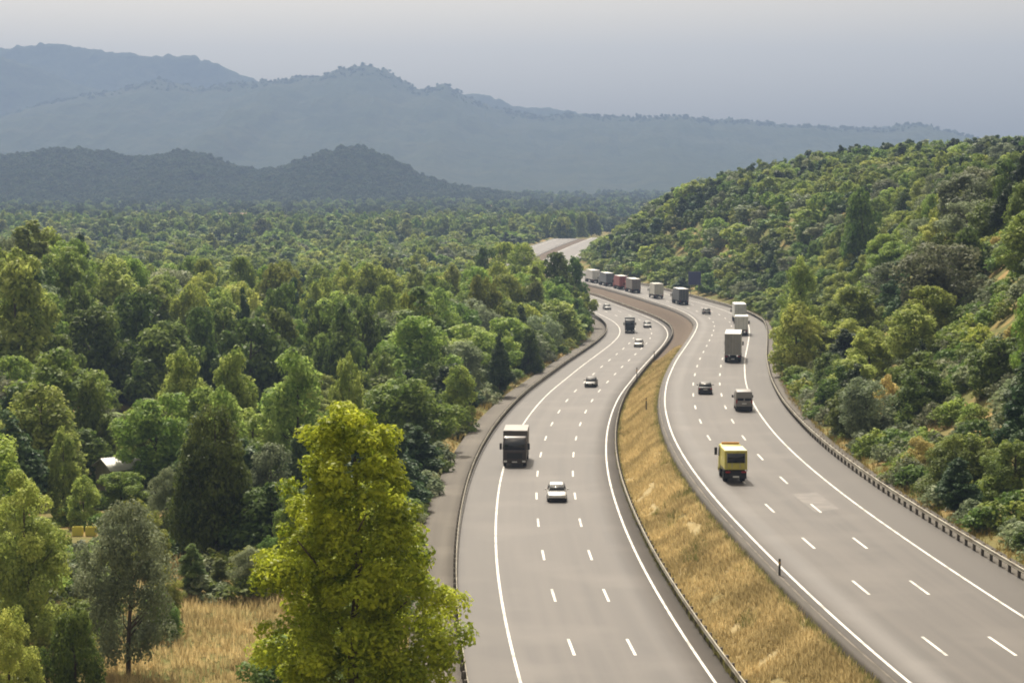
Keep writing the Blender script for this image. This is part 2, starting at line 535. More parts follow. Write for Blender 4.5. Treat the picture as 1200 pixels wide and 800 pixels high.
def panel(name, quad, m, parent, t=0.012):
    """a four-cornered pane set proud of the body along its normal"""
    q = [Vector(p) for p in quad]
    nrm = (q[1] - q[0]).cross(q[2] - q[0]).normalized() * t
    c = sum(q, Vector()) / 4
    out = [p + nrm for p in q]
    v = [tuple(p - nrm) for p in q] + [tuple(p) for p in out]
    f = [[3, 2, 1, 0], [4, 5, 6, 7], [0, 1, 5, 4], [1, 2, 6, 5], [2, 3, 7, 6], [3, 0, 4, 7]]
    return link(name, mesh_np(name, v, f, 4, m), parent)
_wheel = {}
def wheel(x, y, r, w, parent):
    key = (round(r, 2), round(w, 2))
    if key not in _wheel:
        def lathe(nm, prof, m):
            n = 18
            v = [(px, pr * math.cos(2 * math.pi * k / n), pr * math.sin(2 * math.pi * k / n)) for (px, pr) in prof for k in range(n)]
            f = [[a * n + k, a * n + (k + 1) % n, (a + 1) * n + (k + 1) % n, (a + 1) * n + k] for a in range(len(prof) - 1) for k in range(n)]
            return mesh_np(nm, v, f, 4, m, True)
        h = w / 2
        _wheel[key] = (lathe("tyre", [(-h, r * .6), (-h, r * .93), (-h * .75, r), (h * .75, r), (h, r * .93), (h, r * .6)], M_RUBBER),
                       lathe("rim", [(-h * .85, 0.01), (-h * .7, r * .3), (-h * .9, r * .61), (h * .9, r * .61), (h * .7, r * .3), (h * .85, 0.01)], M_RIM))
    o = link("wheel", None, parent, (x, y, r))
    link("tyre", _wheel[key][0], o)
    link("rim", _wheel[key][1], o)

def place_vehicle(root, side, w, Y):
    """w: metres from the carriageway's median-side line"""
    xf, zf = (LRx, zl) if side == 'L' else (RLx, zr)
    x = float(xf(Y) + w / cosl(xf, Y))
    dx = float(xf(Y + 3) - xf(Y - 3)) / 6
    dz = float(zf(Y + 3) - zf(Y - 3)) / 6
    root.location = (x, Y, float(zf(Y)) + 0.012)
    yaw = -math.atan(dx)
    pit = math.atan(dz)
    if side == 'L':
        yaw += math.pi; pit = -pit
    root.rotation_euler = (pit, 0, yaw)

def car(label, c, side, w, Y, van=False, estate=False, name="car", glassroof=False):
    root = link(name, None)
    tag(root, label, "van" if van else "car", "cars and vans on the motorway")
    p = paint("paint_" + label.replace(" ", "_")[:24], c)
    if van:      # tall delivery van
        L, hw, H, r = 5.2, 0.98, 2.3, 0.34
        body = loft("body", [rring(-L / 2, hw * .93, .38, H - .12, .12, .93), rring(-L / 2 + .12, hw, .3, H, .16, .92), rring(.95, hw, .3, H, .18, .92), rring(1.35, hw, .3, H - .2, .18, .9),
                             rring(1.85, hw, .3, 1.38, .18, .93), rring(2.35, hw * .97, .3, 1.12, .16, .95), rring(L / 2, hw * .9, .36, .92, .12, .95)], p, root)
        panel("rear_window", [(-.80, -L / 2 - .0, 1.25), (-.06, -L / 2, 1.25), (-.06, -L / 2 + .03, 1.95), (-.74, -L / 2 + .03, 1.95)], M_GLASS, root)
        panel("rear_window", [(.06, -L / 2, 1.25), (.80, -L / 2, 1.25), (.74, -L / 2 + .03, 1.95), (.06, -L / 2 + .03, 1.95)], M_GLASS, root)
        panel("windshield", [(.86, 1.90, 1.42), (-.86, 1.90, 1.42), (-.78, 1.36, 2.07), (.78, 1.36, 2.07)], M_GLASS, root, .03)
        for s in (-1, 1):
            q = [(s * .99, .55, 1.25), (s * .99, 1.6, 1.25), (s * .93, 1.28, 1.95), (s * .93, .55, 1.95)]
            panel("side_window", q if s > 0 else q[::-1], M_GLASS, root)
            bbox("tail_light", s * .86 - .07, s * .86 + .07, -L / 2 - .03, -L / 2 + .05, .95, 1.35, M_RED, root)
            bbox("headlight", s * .68 - .17, s * .68 + .17, L / 2 - .12, L / 2 + .02, .68, .88, M_LAMP, root)
            bbox("wing_mirror", s * 1.13 - .11, s * 1.13 + .11, 1.45, 1.58, 1.25, 1.55, M_BLACK, root)
            wheel(s * (hw - .12), -1.55, r, .22, root); wheel(s * (hw - .12), 1.6, r, .22, root)
        bbox("bumper", -hw * .95, hw * .95, -L / 2 - .08, -L / 2 + .05, .36, .58, M_BLACK, root)
        bbox("bumper", -hw * .92, hw * .92, L / 2 - .04, L / 2 + .08, .32, .56, M_BLACK, root)
        bbox("number_plate", -.26, .26, -L / 2 - .02, -L / 2 + .02, .85, .97, M_PLATE, root)
    else:
        L, hw, H, r = 4.35, 0.88, 1.47, 0.32
        zb = .92
        loft("body", [rring(-L / 2, hw * .88, .40, zb - .06, .12, .95), rring(-L / 2 + .15, hw * .97, .28, zb, .14, .95), rring(-1.2, hw, .22, zb + .03, .16, .94), rring(.6, hw, .22, zb, .16, .94),
                      rring(1.35, hw * .99, .24, zb - .08, .16, .93), rring(1.95, hw * .94, .28, .70, .14, .92), rring(L / 2, hw * .82, .36, .60, .10, .95)], p, root)
        yb = -2.0 if estate else -1.75
        loft("cabin", [rring(yb, .74, zb - .1, zb + .04, .05, .95), rring(yb + .45, .78, zb - .1, H - .06, .12, .78), rring(-.7, .80, zb - .1, H, .14, .76), rring(.05, .80, zb - .1, H - .02, .14, .76), rring(.35, .80, zb - .1, H - .15, .12, .78), rring(1.12, .76, zb - .14, zb + .01, .04, .95)], p, root)
        zt = H - .09
        panel("rear_window", [(-.66, yb + .02, zb + .07), (.66, yb + .02, zb + .07), (.55, yb + .42, zt), (-.55, yb + .42, zt)], M_GLASS, root, .03)
        panel("windshield", [(.69, 1.10, zb + .04), (-.69, 1.10, zb + .04), (-.57, .32, zt - .02), (.57, .32, zt - .02)], M_GLASS, root, .035)
        for s in (-1, 1):
            for (a, b, tname) in ((yb + .5, -.38, "side_window"), (-.30, .55, "side_window")):
                q = [(s * .80, a, zb + .06), (s * .80, b, zb + .06), (s * .655, b - (.25 if b > 0 else 0), zt - .03), (s * .655, a + .08, zt - .03)]
                panel(tname, q if s > 0 else q[::-1], M_GLASS, root, .03)
            bbox("tail_light", s * .70 - .13, s * .70 + .13, -L / 2 - .02, -L / 2 + .1, .66, .82, M_RED, root)
            bbox("headlight", s * .60 - .17, s * .60 + .17, L / 2 - .22, L / 2 - .0, .52, .66, M_LAMP, root)
            bbox("wing_mirror", s * .98 - .09, s * .98 + .09, .62, .74, .93, 1.07, p, root)
            wheel(s * (hw - .10), -1.3, r, .2, root); wheel(s * (hw - .10), 1.35, r, .2, root)
        bbox("bumper", -hw * .86, hw * .86, -L / 2 - .05, -L / 2 + .08, .30, .50, M_BLACK, root)
        bbox("bumper", -hw * .84, hw * .84, L / 2 - .06, L / 2 + .05, .26, .42, M_BLACK, root)
        bbox("number_plate", -.26, .26, -L / 2 - .03, -L / 2, .58, .69, M_PLATE, root)
        bbox("number_plate", -.26, .26, L / 2 - .0, L / 2 + .02, .45, .56, M_PLATE, root)
    place_vehicle(root, side, w, Y)
    return root

def cab(root, c, y0, H=3.0, hw=1.22, deflector=None):
    """forward-control lorry cab whose back is at y0"""
    p = paint("cab_paint", c)
    b = loft("cab", [rring(y0, hw, .75, H - .1, .10, .96), rring(y0 + 1.2, hw, .7, H, .14, .96), rring(y0 + 1.75, hw, .55, H - .12, .14, .95), rring(y0 + 2.05, hw * .98, .5, 1.9, .14, .97), rring(y0 + 2.2, hw * .94, .5, 1.55, .14, .97)], p, root)
    yf = y0 + 2.2
    k = hw / 1.22
    panel("windshield", [(1.08 * k, yf - .12, 1.72), (-1.08 * k, yf - .12, 1.72), (-1.02 * k, yf - .44, H - .3), (1.02 * k, yf - .44, H - .3)], M_GLASS, root, .05)
    bbox("grille", -.8 * k, .8 * k, yf - .05, yf + .02, .85, 1.45, M_BLACK, root)
    bbox("bumper", -1.2 * k, 1.2 * k, yf - .25, yf + .08, .38, .72, paint("bumper_paint", c), root, .05)
    for s in (-1, 1):
        bbox("headlight", s * .95 * k - .18, s * .95 * k + .18, yf - .1, yf + .10, .50, .68, M_LAMP, root)
        bbox("wing_mirror", s * (hw + .2) - .12, s * (hw + .2) + .12, yf - .45, yf - .32, 1.75, 2.4, M_BLACK, root)
        q = [(s * (hw + .0), y0 + .9, 1.75), (s * (hw + .0), y0 + 1.75, 1.75), (s * (hw * .965), y0 + 1.6, 2.5), (s * (hw * .965), y0 + .9, 2.5)]
        panel("side_window", q if s > 0 else q[::-1], M_GLASS, root, .03)
        wheel(s * (hw - .2), y0 + 1.25, .5, .3, root)
    bbox("number_plate", -.26, .26, yf + .085, yf + .10, .48, .59, M_PLATE, root)
    if deflector is not None:
        loft("air_deflector", [rring(y0 + .05, 1.1, H - .15, deflector, .1, .95), rring(y0 + .5, 1.1, H - .15, deflector - .08, .1, .92), rring(y0 + 1.45, 1.0, H - .15, H + .05, .05, .9)], p, root)

def lorry(label, cabc, boxc, side, w, Y, box_len=7.0, H=3.9, trailer=False, roofc=None, rear_dark=None, cat="truck", name="lorry", hw=1.25):
    """box lorry, or tractor with semi-trailer; origin below the middle"""
    root = link(name, None)
    tag(root, label, cat, "lorries on the motorway")
    pb = paint("box_" + label.replace(" ", "_")[:22], boxc, 0.5, 0.1)
    tot = box_len + 2.4
    yr = -tot / 2
    z0 = 1.12
    body = bbox("cargo_box", -hw, hw, yr, yr + box_len, z0, H, pb, root, .04)
    rm = paint("roof_sheet", roofc or boxc, 0.45, 0.1)
    bbox("roof_panel", -hw + .03, hw - .03, yr + .03, yr + box_len - .03, H + .002, H + .03, rm, root, .01)
    pd = paint("door_" + label.replace(" ", "_")[:22], rear_dark or boxc, 0.5, 0.1)
    for s in (-1, 1):
        d = bbox("rear_door", min(s * .02, s * (hw - .07)), max(s * .02, s * (hw - .07)), yr - .035, yr - .002, z0 + .12, H - .1, pd, root, .01)
        for k in (.35, .8):
            bbox("lock_rod", s * hw * k - .02, s * hw * k + .02, yr - .06, yr - .036, z0 + .15, H - .13, M_RIM, d, 0)
        bbox("side_rail", min(s * (hw - .02), s * (hw + .015)), max(s * (hw - .02), s * (hw + .015)), yr + .05, yr + box_len - .05, z0 - .12, z0 - .005, M_FRAME, root, .01)
        bbox("tail_light", s * (hw - .28) - .2, s * (hw - .28) + .2, yr - .03, yr + .06, .86, 1.0, M_RED, root)
        axles = (1.0, 2.3, 3.6) if trailer else (1.6,)
        for a in axles:
            wheel(s * (hw - .22), yr + a, .5, .4, root)
        bbox("mudguard", s * (hw - .25) - .22, s * (hw - .25) + .22, yr + .22, yr + .27, .35, 1.0, M_BLACK, root, .01)
    bbox("chassis", -.5, .5, yr + .1, yr + box_len + .2, .62, z0 - .13, M_FRAME, root)
    bbox("bumper", -hw * .92, hw * .92, yr - .04, yr + .08, .45, .62, M_FRAME, root)
    bbox("number_plate", -.26, .26, yr - .055, yr - .042, .48, .6, M_PLATE, root)
    cab(root, cabc, yr + box_len + .18, min(3.05, H + .1), hw * .975, deflector=H - .1 if H > 3.5 else None)
    if trailer:
        for s in (-1, 1):
            wheel(s * 1.0, yr + box_len - 1.2, .5, .5, root)
    place_vehicle(root, side, w, Y)
    return root

WHITE = (0.74, 0.73, 0.70)
# left carriageway, coming towards the camera (lane middles at -8.75, -5.25, -1.75)
lorry("dark brown box lorry coming towards us in the outer left lane", (0.045, 0.032, 0.024), (0.10, 0.085, 0.07), 'L', -9.4, 210.5, 6.2, 3.45, roofc=(0.32, 0.30, 0.27))
car("white car coming towards us in the middle lane below the dark brown lorry", WHITE, 'L', -5.2, 182.0)
car("dark car alone on the left carriageway where the bend begins", (0.05, 0.048, 0.045), 'L', -5.3, 308)
lorry("small black box lorry coming round the bend on the left carriageway", (0.025, 0.024, 0.022), (0.03, 0.03, 0.027), 'L', -8.3, 452, 4.2, 3.3, cat="truck", hw=1.12, roofc=(0.08, 0.08, 0.075))
car("silver car next in front of the small black lorry on the bend", (0.55, 0.54, 0.52), 'L', -4.4, 405)
car("grey car beside the small black lorry, nearer the median", (0.22, 0.22, 0.21), 'L', -4.0, 470)
car("farthest tiny car on the left carriageway beside the tree clump", (0.25, 0.25, 0.24), 'L', -5.4, 540)
# right carriageway, driving away (lane middles at 1.75, 5.25, 8.75)
yv = lorry("yellow box van driving away in the lane beside the median", (0.55, 0.49, 0.08), (0.54, 0.48, 0.085), 'R', 2.75, 171.5, 3.4, 2.7, cat="van", name="yellow_van", hw=0.94, roofc=(0.78, 0.72, 0.42))
yr0 = -(3.4 + 2.4) / 2
panel("rear_window", [(-.72, yr0 - .04, 1.7), (.72, yr0 - .04, 1.7), (.72, yr0 - .04, 2.5), (-.72, yr0 - .04, 2.5)], M_GLASS, yv, .05)
bbox("light_bar", -.75, .75, yr0 + 4.3, yr0 + 4.55, 2.80, 2.95, mat("amber_lamp", (0.6, 0.28, 0.03), 0.3), yv)
car("grey van driving away by the right edge line", (0.24, 0.225, 0.21), 'R', 8.9, 234, van=True)
car("black car driving away in the middle lane beside the grey van", (0.03, 0.03, 0.03), 'R', 5.0, 256)
lorry("tall semi-trailer lorry with grey doors, nearest lorry on the right carriageway", (0.45, 0.45, 0.43), (0.50, 0.48, 0.45), 'R', 8.7, 318, 12.5, 4.35, True, roofc=(0.7, 0.7, 0.67), rear_dark=(0.30, 0.28, 0.25))
lorry("white lorry just ahead of the nearest semi-trailer, mostly hidden by it", WHITE, WHITE, 'R', 9.0, 388, 7, 3.6)
lorry("tall pale semi-trailer lorry, farthest of the three in the outer right lane", WHITE, (0.6, 0.61, 0.58), 'R', 9.0, 436, 11, 4.0, True, roofc=(0.8, 0.8, 0.77))
car("small dark car alone on the right carriageway before the queue of lorries", (0.07, 0.07, 0.065), 'R', 4.2, 470)
lorry("dark semi-trailer lorry with white roof at the tail of the queue", (0.2, 0.2, 0.2), (0.09, 0.095, 0.10), 'R', 4.6, 522, 10, 4.0, True, roofc=(0.8, 0.8, 0.78))
lorry("cream lorry second from the tail of the queue on the far bend", WHITE, (0.62, 0.60, 0.53), 'R', 3.4, 554, 8, 4.0)
lorry("brown-grey lorry third from the tail of the queue on the far bend", (0.4, 0.1, 0.08), (0.20, 0.17, 0.15), 'R', 2.6, 588, 11, 4.0, True, roofc=(0.75, 0.74, 0.7))
car("white car beside the brown-grey lorry of the queue", WHITE, 'R', 6.3, 574)
lorry("red lorry in the queue on the far bend", (0.3, 0.04, 0.03), (0.30, 0.06, 0.05), 'R', 2.4, 608, 9, 4.0, True, roofc=(0.7, 0.7, 0.67))
lorry("slate grey lorry ahead of the red one in the queue", (0.3, 0.3, 0.3), (0.15, 0.17, 0.19), 'R', 2.4, 630, 10, 4.0, True, roofc=(0.7, 0.7, 0.68))
lorry("white lorry at the head of the visible queue by the tree clump", WHITE, WHITE, 'R', 2.6, 652, 10, 4.0, True)

# ------------------------------------------------------------------ roadside pieces
m_delin = mat("delineator_dark", (0.05, 0.045, 0.04), 0.7)
m_delw = mat("delineator_white", (0.7, 0.7, 0.66), 0.6)
def delineator(label, xf, zf, w, Y, h=1.05, dark=True):
    root = link("marker_post", None, None, (float(xf(Y) + w / cosl(xf, Y)), Y, float(zf(Y)) - 0.1))
    tag(root, label, "post", "roadside marker posts")
    loft("shaft", [[(x, y, z) for x, y, z in ((-.07, -.05, z), (.07, -.05, z), (.05, .06, z), (-.05, .06, z))] for z in (-.3, h * .97, h + .1)], m_delin if dark else m_delw, root, False)
    bbox("reflector", -.04, .04, -.062, -.052, h * .78, h * .93, mat("reflector_amber", (0.6, 0.35, 0.05), 0.3), root, 0)
delineator("short dark marker post on the median edge in the lower right foreground", RLx, zr, -0.62, 125)
delineator("dark marker post standing by the median guard rail at the bend", LRx, zl, 1.3, 312, 2.6)
delineator("second dark marker post by the median guard rail, farther round the bend", LRx, zl, 1.35, 360, 2.0)
delineator("thin marker post in the grass channel beside the right carriageway", RLx, zr, -2.2, 238, 1.0)
# blue road sign on two posts right of the far lorries
sx, sy = float(R_off(560, R_OUT + 1.0)), 560.0
sz = float(ground(sx, sy))
root = tag(link("road_sign", None, None, (sx, sy, sz)), "tall blue road sign on two posts behind the dark queue lorry", "road sign")
m_blue = mat("sign_blue", (0.05, 0.055, 0.16), 0.6)
bbox("sign_panel", -1.7, 1.7, -.05, .05, 3.4, 7.0, m_blue, root, .02)
bbox("sign_border", -1.75, 1.75, .052, .08, 3.35, 7.05, mat("sign_back", (0.3, 0.3, 0.3), 0.6), root, .01)
for s in (-1, 1):
    bbox("sign_post", s * 1.1 - .09, s * 1.1 + .09, .09, .27, -.4, 6.9, m_steel, root, .01)

# ------------------------------------------------------------------ hills and mountains
def hill(name, dist, sil, front, back, m, rough_amp, seed, treeamp=0.0, xlo=-500, xhi=1700, base=-6.0, rows=46, dpx=2.0):
    """wooded ridge with its crest at depth dist; sil: (pixel x, pixel y) of the skyline"""
    s = np.array(sil, float)
    px = np.arange(xlo, xhi, dpx)
    X = (px - 600) / F * dist
    zc = ZC + (200 - np.interp(px, s[:, 0], s[:, 1])) / F * dist
    k = np.exp(-0.5 * (np.arange(-9, 10) / 3.5) ** 2); k /= k.sum()
    zc = np.convolve(np.pad(zc, 9, mode='edge'), k, 'valid')
    v = np.concatenate([np.linspace(-1, 0, rows), np.linspace(0, 1, rows // 3)[1:]])
    P = np.zeros((len(v), len(X), 3))
    for i, t in enumerate(v):
        Y = dist + (front if t < 0 else back) * t
        a = abs(t)
        spur = fbm(X / (dist * .035) + 0.6 * a, X * 0 + seed, 4, seed)       # spurs and gullies running downhill
        prof = (1 - a) ** (1.15 + 1.3 * np.clip(spur + .12, -.35, .6)) if a < 1 else 0 * X
        h = base + (zc - base) * prof
        h = h + rough_amp * fbm(X / (dist * .02), Y / (dist * .02) + X * 0, 4, seed + 5) * min(1, a * 5) * (1 - a)
        h = h + treeamp * (fbm(X / 16.0, Y / 16.0 + X * 0, 3, seed + 9)) * (1 - a ** 3)
        P[i] = np.stack([X, Y + 0 * X, h], -1)
    o = link(name, grid_mesh(name, P, m, True))
    HILLS[name] = P
    return tag(o, kind="structure")
HILLS = {}
m_hill = mat("wooded_hill", (0.034, 0.046, 0.024), 1.0, spec=0.05, noise=(0.006, (0.046, 0.054, 0.028), 0.42, 0.6), noise2=(0.03, (0.026, 0.036, 0.020), 0.45, 0.65), bump=(0.05, 0.6, 8.0))
hill("wooded_hill_near", 2600, [(-500, 190), (-100, 200), (0, 190), (40, 182), (80, 179), (130, 184), (160, 192), (200, 184), (225, 182), (260, 190), (290, 202), (310, 205), (345, 196), (375, 184), (410, 176), (440, 180), (470, 196), (500, 212), (540, 224), (600, 233), (660, 238), (800, 240), (1000, 236), (1700, 230)], 480, 500, m_hill, 14, 3, 9.0)
hill("mountain_main_ridge", 5000, [(-500, 180), (-100, 165), (0, 140), (60, 122), (110, 110), (150, 106), (165, 98), (190, 94), (215, 99), (235, 105), (270, 99), (310, 96), (350, 94), (385, 89), (400, 80), (430, 77), (455, 82), (475, 98), (490, 107), (505, 104), (520, 99), (535, 106), (552, 118), (590, 130), (640, 138), (670, 133), (700, 137), (760, 139), (800, 136), (830, 140), (870, 141), (910, 146), (960, 149), (1000, 150), (1030, 152), (1060, 146), (1080, 146), (1100, 153), (1150, 165), (1300, 160), (1700, 175)], 1700, 500, m_hill, 50, 14, 18.0)
hill("mountain_far_ridge", 5950, [(-500, 90), (-150, 75), (0, 60), (30, 55), (65, 52), (95, 57), (130, 62), (170, 66), (230, 67), (260, 78), (295, 92), (330, 106), (400, 120), (500, 118), (560, 110), (585, 116), (610, 128), (650, 127), (690, 134), (800, 146), (890, 143), (930, 148), (1040, 150), (1075, 158), (1200, 165), (1700, 150)], 700, 600, m_hill, 50, 25, 18.0)
hill("mountain_left_spur", 5450, [(-500, 100), (-200, 60), (-60, 52), (0, 66), (40, 78), (90, 98), (140, 112), (200, 135), (300, 180), (400, 235), (500, 260), (1700, 260)], 700, 500, m_hill, 45, 41, 18.0)

# ------------------------------------------------------------------ trees
LM = {
    "broad": leaf_mat("leaf_broad", (0.135, 0.195, 0.036), (0.385, 0.420, 0.090), 0.48),
    "poplar": leaf_mat("leaf_poplar", (0.145, 0.200, 0.055), (0.365, 0.405, 0.125), 0.48),
    "oak": leaf_mat("leaf_oak", (0.080, 0.125, 0.028), (0.225, 0.275, 0.062), 0.42),
    "pine": leaf_mat("needle_pine", (0.040, 0.074, 0.028), (0.110, 0.150, 0.056), 0.32),
    "grey": leaf_mat("leaf_grey", (0.150, 0.180, 0.095), (0.30, 0.325, 0.175), 0.42),
    "lime": leaf_mat("leaf_lime", (0.175, 0.235, 0.046), (0.52, 0.55, 0.14), 0.5, 0.2),
    "dry": leaf_mat("leaf_dry", (0.33, 0.26, 0.085), (0.60, 0.49, 0.19), 0.42, 0.15, 0.6, (0.495, 0.51)),
    "fore": leaf_mat("leaf_foreground", (0.115, 0.180, 0.014), (0.60, 0.64, 0.065), 0.52, 0.0, 0.45, (0.5, 0.5)),
    "hill": leaf_mat("leaf_hill", (0.050, 0.076, 0.034), (0.105, 0.130, 0.052), 0.25, 0.2, 0.9),
}
M_BARK = mat("bark", (0.10, 0.075, 0.05), 0.95, noise=(2.0, (0.055, 0.042, 0.03), 0.4, 0.65))

def env(shape, t):
    if shape == "round":
        return max(0.0, 1 - abs((t - .48) / .54) ** 2.3) ** .55
    if shape == "column":
        return min(1.0, 3.2 * t + .25) * max(0.0, 1 - t ** 2.6) ** .6
    if shape == "cone":
        return (0.25 + 2.5 * t if t < .22 else max(0.04, (1 - t) / .78) ** .8)
    if shape == "dome":
        return max(0.0, 1 - t ** 2.4) ** .55
    if shape == "blunt":
        return float(np.interp(1 - t, [0, .13, .28, .47, .67, 1], [.26, .56, .76, .92, 1, .8]))
    if shape == "egg":
        return min(1.0, 2.0 * t + .45) * max(0.0, 1 - max(0, t - .15) ** 2.0 * 1.25) ** .62
    return 1.0

def crown(name, seed, H, R, t0, shape, lobes, leaves, leaf, m, lobe_r=.34, droop=0.0, aspect=.6, lumps=0.0):
    """foliage: many small leaf faces on irregular clumps spread through the crown's volume"""
    rs = np.random.default_rng(seed)
    ph = rs.uniform(0, 6.28, 3); am = rs.uniform(.08, .2, 3)
    C, LRad = [], []
    while len(C) < lobes:
        t = rs.uniform(0.02, 1.0)
        e = env(shape, t)
        if rs.uniform() > e + .12: continue
        a = rs.uniform(0, 6.283)
        wob = 1 + am[0] * math.sin(2 * a + ph[0]) + am[1] * math.sin(3 * a + 5 * t + ph[1])
        if lumps: wob += lumps * float(fbm(2 + 1.6 * math.cos(a), 5 + 1.6 * math.sin(a) + 7 * t, 2, seed)) * 2
        rad = R * e * wob * math.sqrt(rs.uniform(.12, 1.0)) * .86
        z = H * (t0 + (1 - t0) * t * .96)
        C.append((rad * math.cos(a), rad * math.sin(a), z - droop * rad))
        LRad.append(R * lobe_r * rs.uniform(.6, 1.25) * (.55 + .45 * e))
    C = np.array(C); LRad = np.array(LRad)
    pw = LRad ** 2; pw /= pw.sum()
    li = rs.choice(lobes, leaves, p=pw)
    d = rs.normal(size=(leaves, 3)); d[:, 2] += .25
    d /= np.linalg.norm(d, axis=1, keepdims=True)
    rr = LRad[li] * rs.uniform(.35, 1.12, leaves) ** .6
    p = C[li] + d * rr[:, None] * np.array([1, 1, .8])
    nrm = d + rs.normal(scale=.55, size=(leaves, 3)); nrm[:, 2] += .45
    nrm /= np.linalg.norm(nrm, axis=1, keepdims=True)
    tmp = rs.normal(size=(leaves, 3))
    u = np.cross(nrm, tmp); u /= np.linalg.norm(u, axis=1, keepdims=True) + 1e-9
    w = np.cross(nrm, u)
    sz = leaf * rs.uniform(.6, 1.35, leaves)[:, None]
    u = u * sz * .62; w = w * sz * aspect * .62
    V = np.stack([p - u, p + w, p + u * 1.05, p - w], 1).reshape(-1, 3)
    lob_t = rs.uniform(0, 1, lobes)
    tint = np.clip(.5 * lob_t[li] + .5 * rs.uniform(0, 1, leaves), 0, 1)
    return V, tint
def crown_mesh(name, m, *a, **k):
    V, t = crown(name, *a, m, **k)
    return mesh_np(name, V, np.arange(len(V)), 4, m, False, tint=t)

def tube(path, radii, n=7):
    path = [Vector(p) for p in path]
    vs, fs = [], []
    for i, p in enumerate(path):
        d = (path[min(i + 1, len(path) - 1)] - path[max(i - 1, 0)]).normalized()
        a = d.cross(Vector((.3, 1, .1))).normalized(); b = d.cross(a)
        for k in range(n):
            an = 2 * math.pi * k / n
            vs.append(tuple(p + (a * math.cos(an) + b * math.sin(an)) * radii[i]))
    for i in range(len(path) - 1):
        for k in range(n):
            fs.append([i * n + k, i * n + (k + 1) % n, (i + 1) * n + (k + 1) % n, (i + 1) * n + k])
    return vs, fs
def trunk_mesh(name, seed, H, R, t0, r0, limbs):
    rs = random.Random(seed)
    V, Fc = [], []
    def add(path, rad, n=7):
        v, f = tube(path, rad, n)
        o = len(V); V.extend(v); Fc.extend([[i + o for i in q] for q in f])
    pts, x, y = [], 0, 0
    for k in range(6):
        pts.append((x, y, -0.6 if k == 0 else H * .88 * k / 5))
        x += rs.uniform(-.05, .05) * R; y += rs.uniform(-.05, .05) * R
    add(pts, [r0 * (1.25, 1, .8, .6, .38, .12)[k] for k in range(6)])
    for k in range(limbs):
        t = rs.uniform(max(t0 * .8, .12), .8)
        b = Vector(pts[0]).lerp(Vector(pts[-1]), t); i = min(int(t * 5), 4)
        b = Vector(pts[i]).lerp(Vector(pts[i + 1]), t * 5 - i)
        a = rs.uniform(0, 6.28); ln = R * rs.uniform(.55, .9) * (1 - .4 * t)
        q = [b, b + Vector((math.cos(a) * ln * .5, math.sin(a) * ln * .5, ln * .35)), b + Vector((math.cos(a + .3) * ln, math.sin(a + .3) * ln, ln * .85))]
        add(q, [r0 * .42 * (1 - t * .5), r0 * .27 * (1 - t * .5), r0 * .08], 5)
    return mesh_np(name, V, Fc, 4, M_BARK, True)

# prototypes: kind -> list of (crown mesh, trunk mesh, height, radius)
SPEC = {  # H, R, t0, shape, lobes, leaves, leaf, lobe_r, trunk radius, limbs
    "broad": (10.0, 4.1, .10, "round", 74, 10500, .34, .27, .20, 7),
    "poplar": (12.0, 1.9, .10, "column", 60, 6000, .32, .42, .17, 6),
    "oak": (6.0, 3.0, .06, "dome", 60, 7500, .28, .30, .17, 6),
    "pine": (8.0, 2.2, .12, "cone", 70, 7000, .30, .34, .15, 6),
    "grey": (8.5, 3.2, .10, "round", 60, 7500, .28, .32, .16, 9),
    "lime": (10.0, 3.6, .06, "dome", 66, 9500, .32, .30, .18, 7),
    "dry": (3.2, 2.0, .03, "dome", 34, 3600, .24, .34, .07, 6),
}
PROTO, NEAR, FARP = {}, {}, {}
for ki, (k, (H, R, t0, shp, nl, nv, ls, lr, tr, lb)) in enumerate(SPEC.items()):
    PROTO[k] = [(crown_mesh("crown", LM[k], 100 + ki * 10 + j, H, R, t0, shp, nl, nv, ls, lobe_r=lr), trunk_mesh("trunk", 300 + ki * 10 + j, H, R, t0, tr, lb), H, R) for j in range(4)]
    NEAR[k] = [(crown_mesh("crown", LM[k], 500 + ki * 10 + j, H, R, t0, shp, int(nl * 1.7), int(nv * 2.6), ls * .60, lobe_r=lr * .82), trunk_mesh("trunk", 700 + ki * 10 + j, H, R, t0, tr, lb + 4), H, R) for j in range(2)]
for k in ("broad", "oak", "poplar", "pine", "grey"):
    H, R, t0, shp, nl, nv, ls, lr, tr, lb = SPEC[k]
    out = []
    for j in range(3):
        V, t = crown("c", 900 + j + 10 * len(FARP), H, R, t0, shp, 34, 1300, ls * 2.3, None, lobe_r=lr * 1.15)
        out.append((mesh_np("far_" + k, V, np.arange(len(V)), 4, LM[k], False, tint=t), H))
    FARP[k] = out
FARP["hill"] = []
SPEC["hill"] = SPEC["oak"]
for j in range(3):
    V, t = crown("c", 980 + j, 6.0, 3.0, .02, ("dome", "egg", "dome")[j], 26, 700, .75, None, lobe_r=.36)
    FARP["hill"].append((mesh_np("far_hill", V, np.arange(len(V)), 4, LM["hill"], False, tint=t), 6.0))
FARP["scrub"] = []
SPEC["scrub"] = (1.6, 1.2, 0, "dome", 20, 700, .17, .36, 0, 0)
for j in range(3):
    V, t = crown("c", 960 + j, 1.6, 1.2, 0.0, "dome", 22, 800, .19, None, lobe_r=.34)
    FARP["scrub"].append((mesh_np("far_scrub", V, np.arange(len(V)), 4, LM[("oak", "broad", "grey")[j]], False, tint=t), 1.6))

def top_z(py, Y):
    k = (400 - py) / F
    return ZC + Y * (k * CP - SP) / (CP + k * SP)

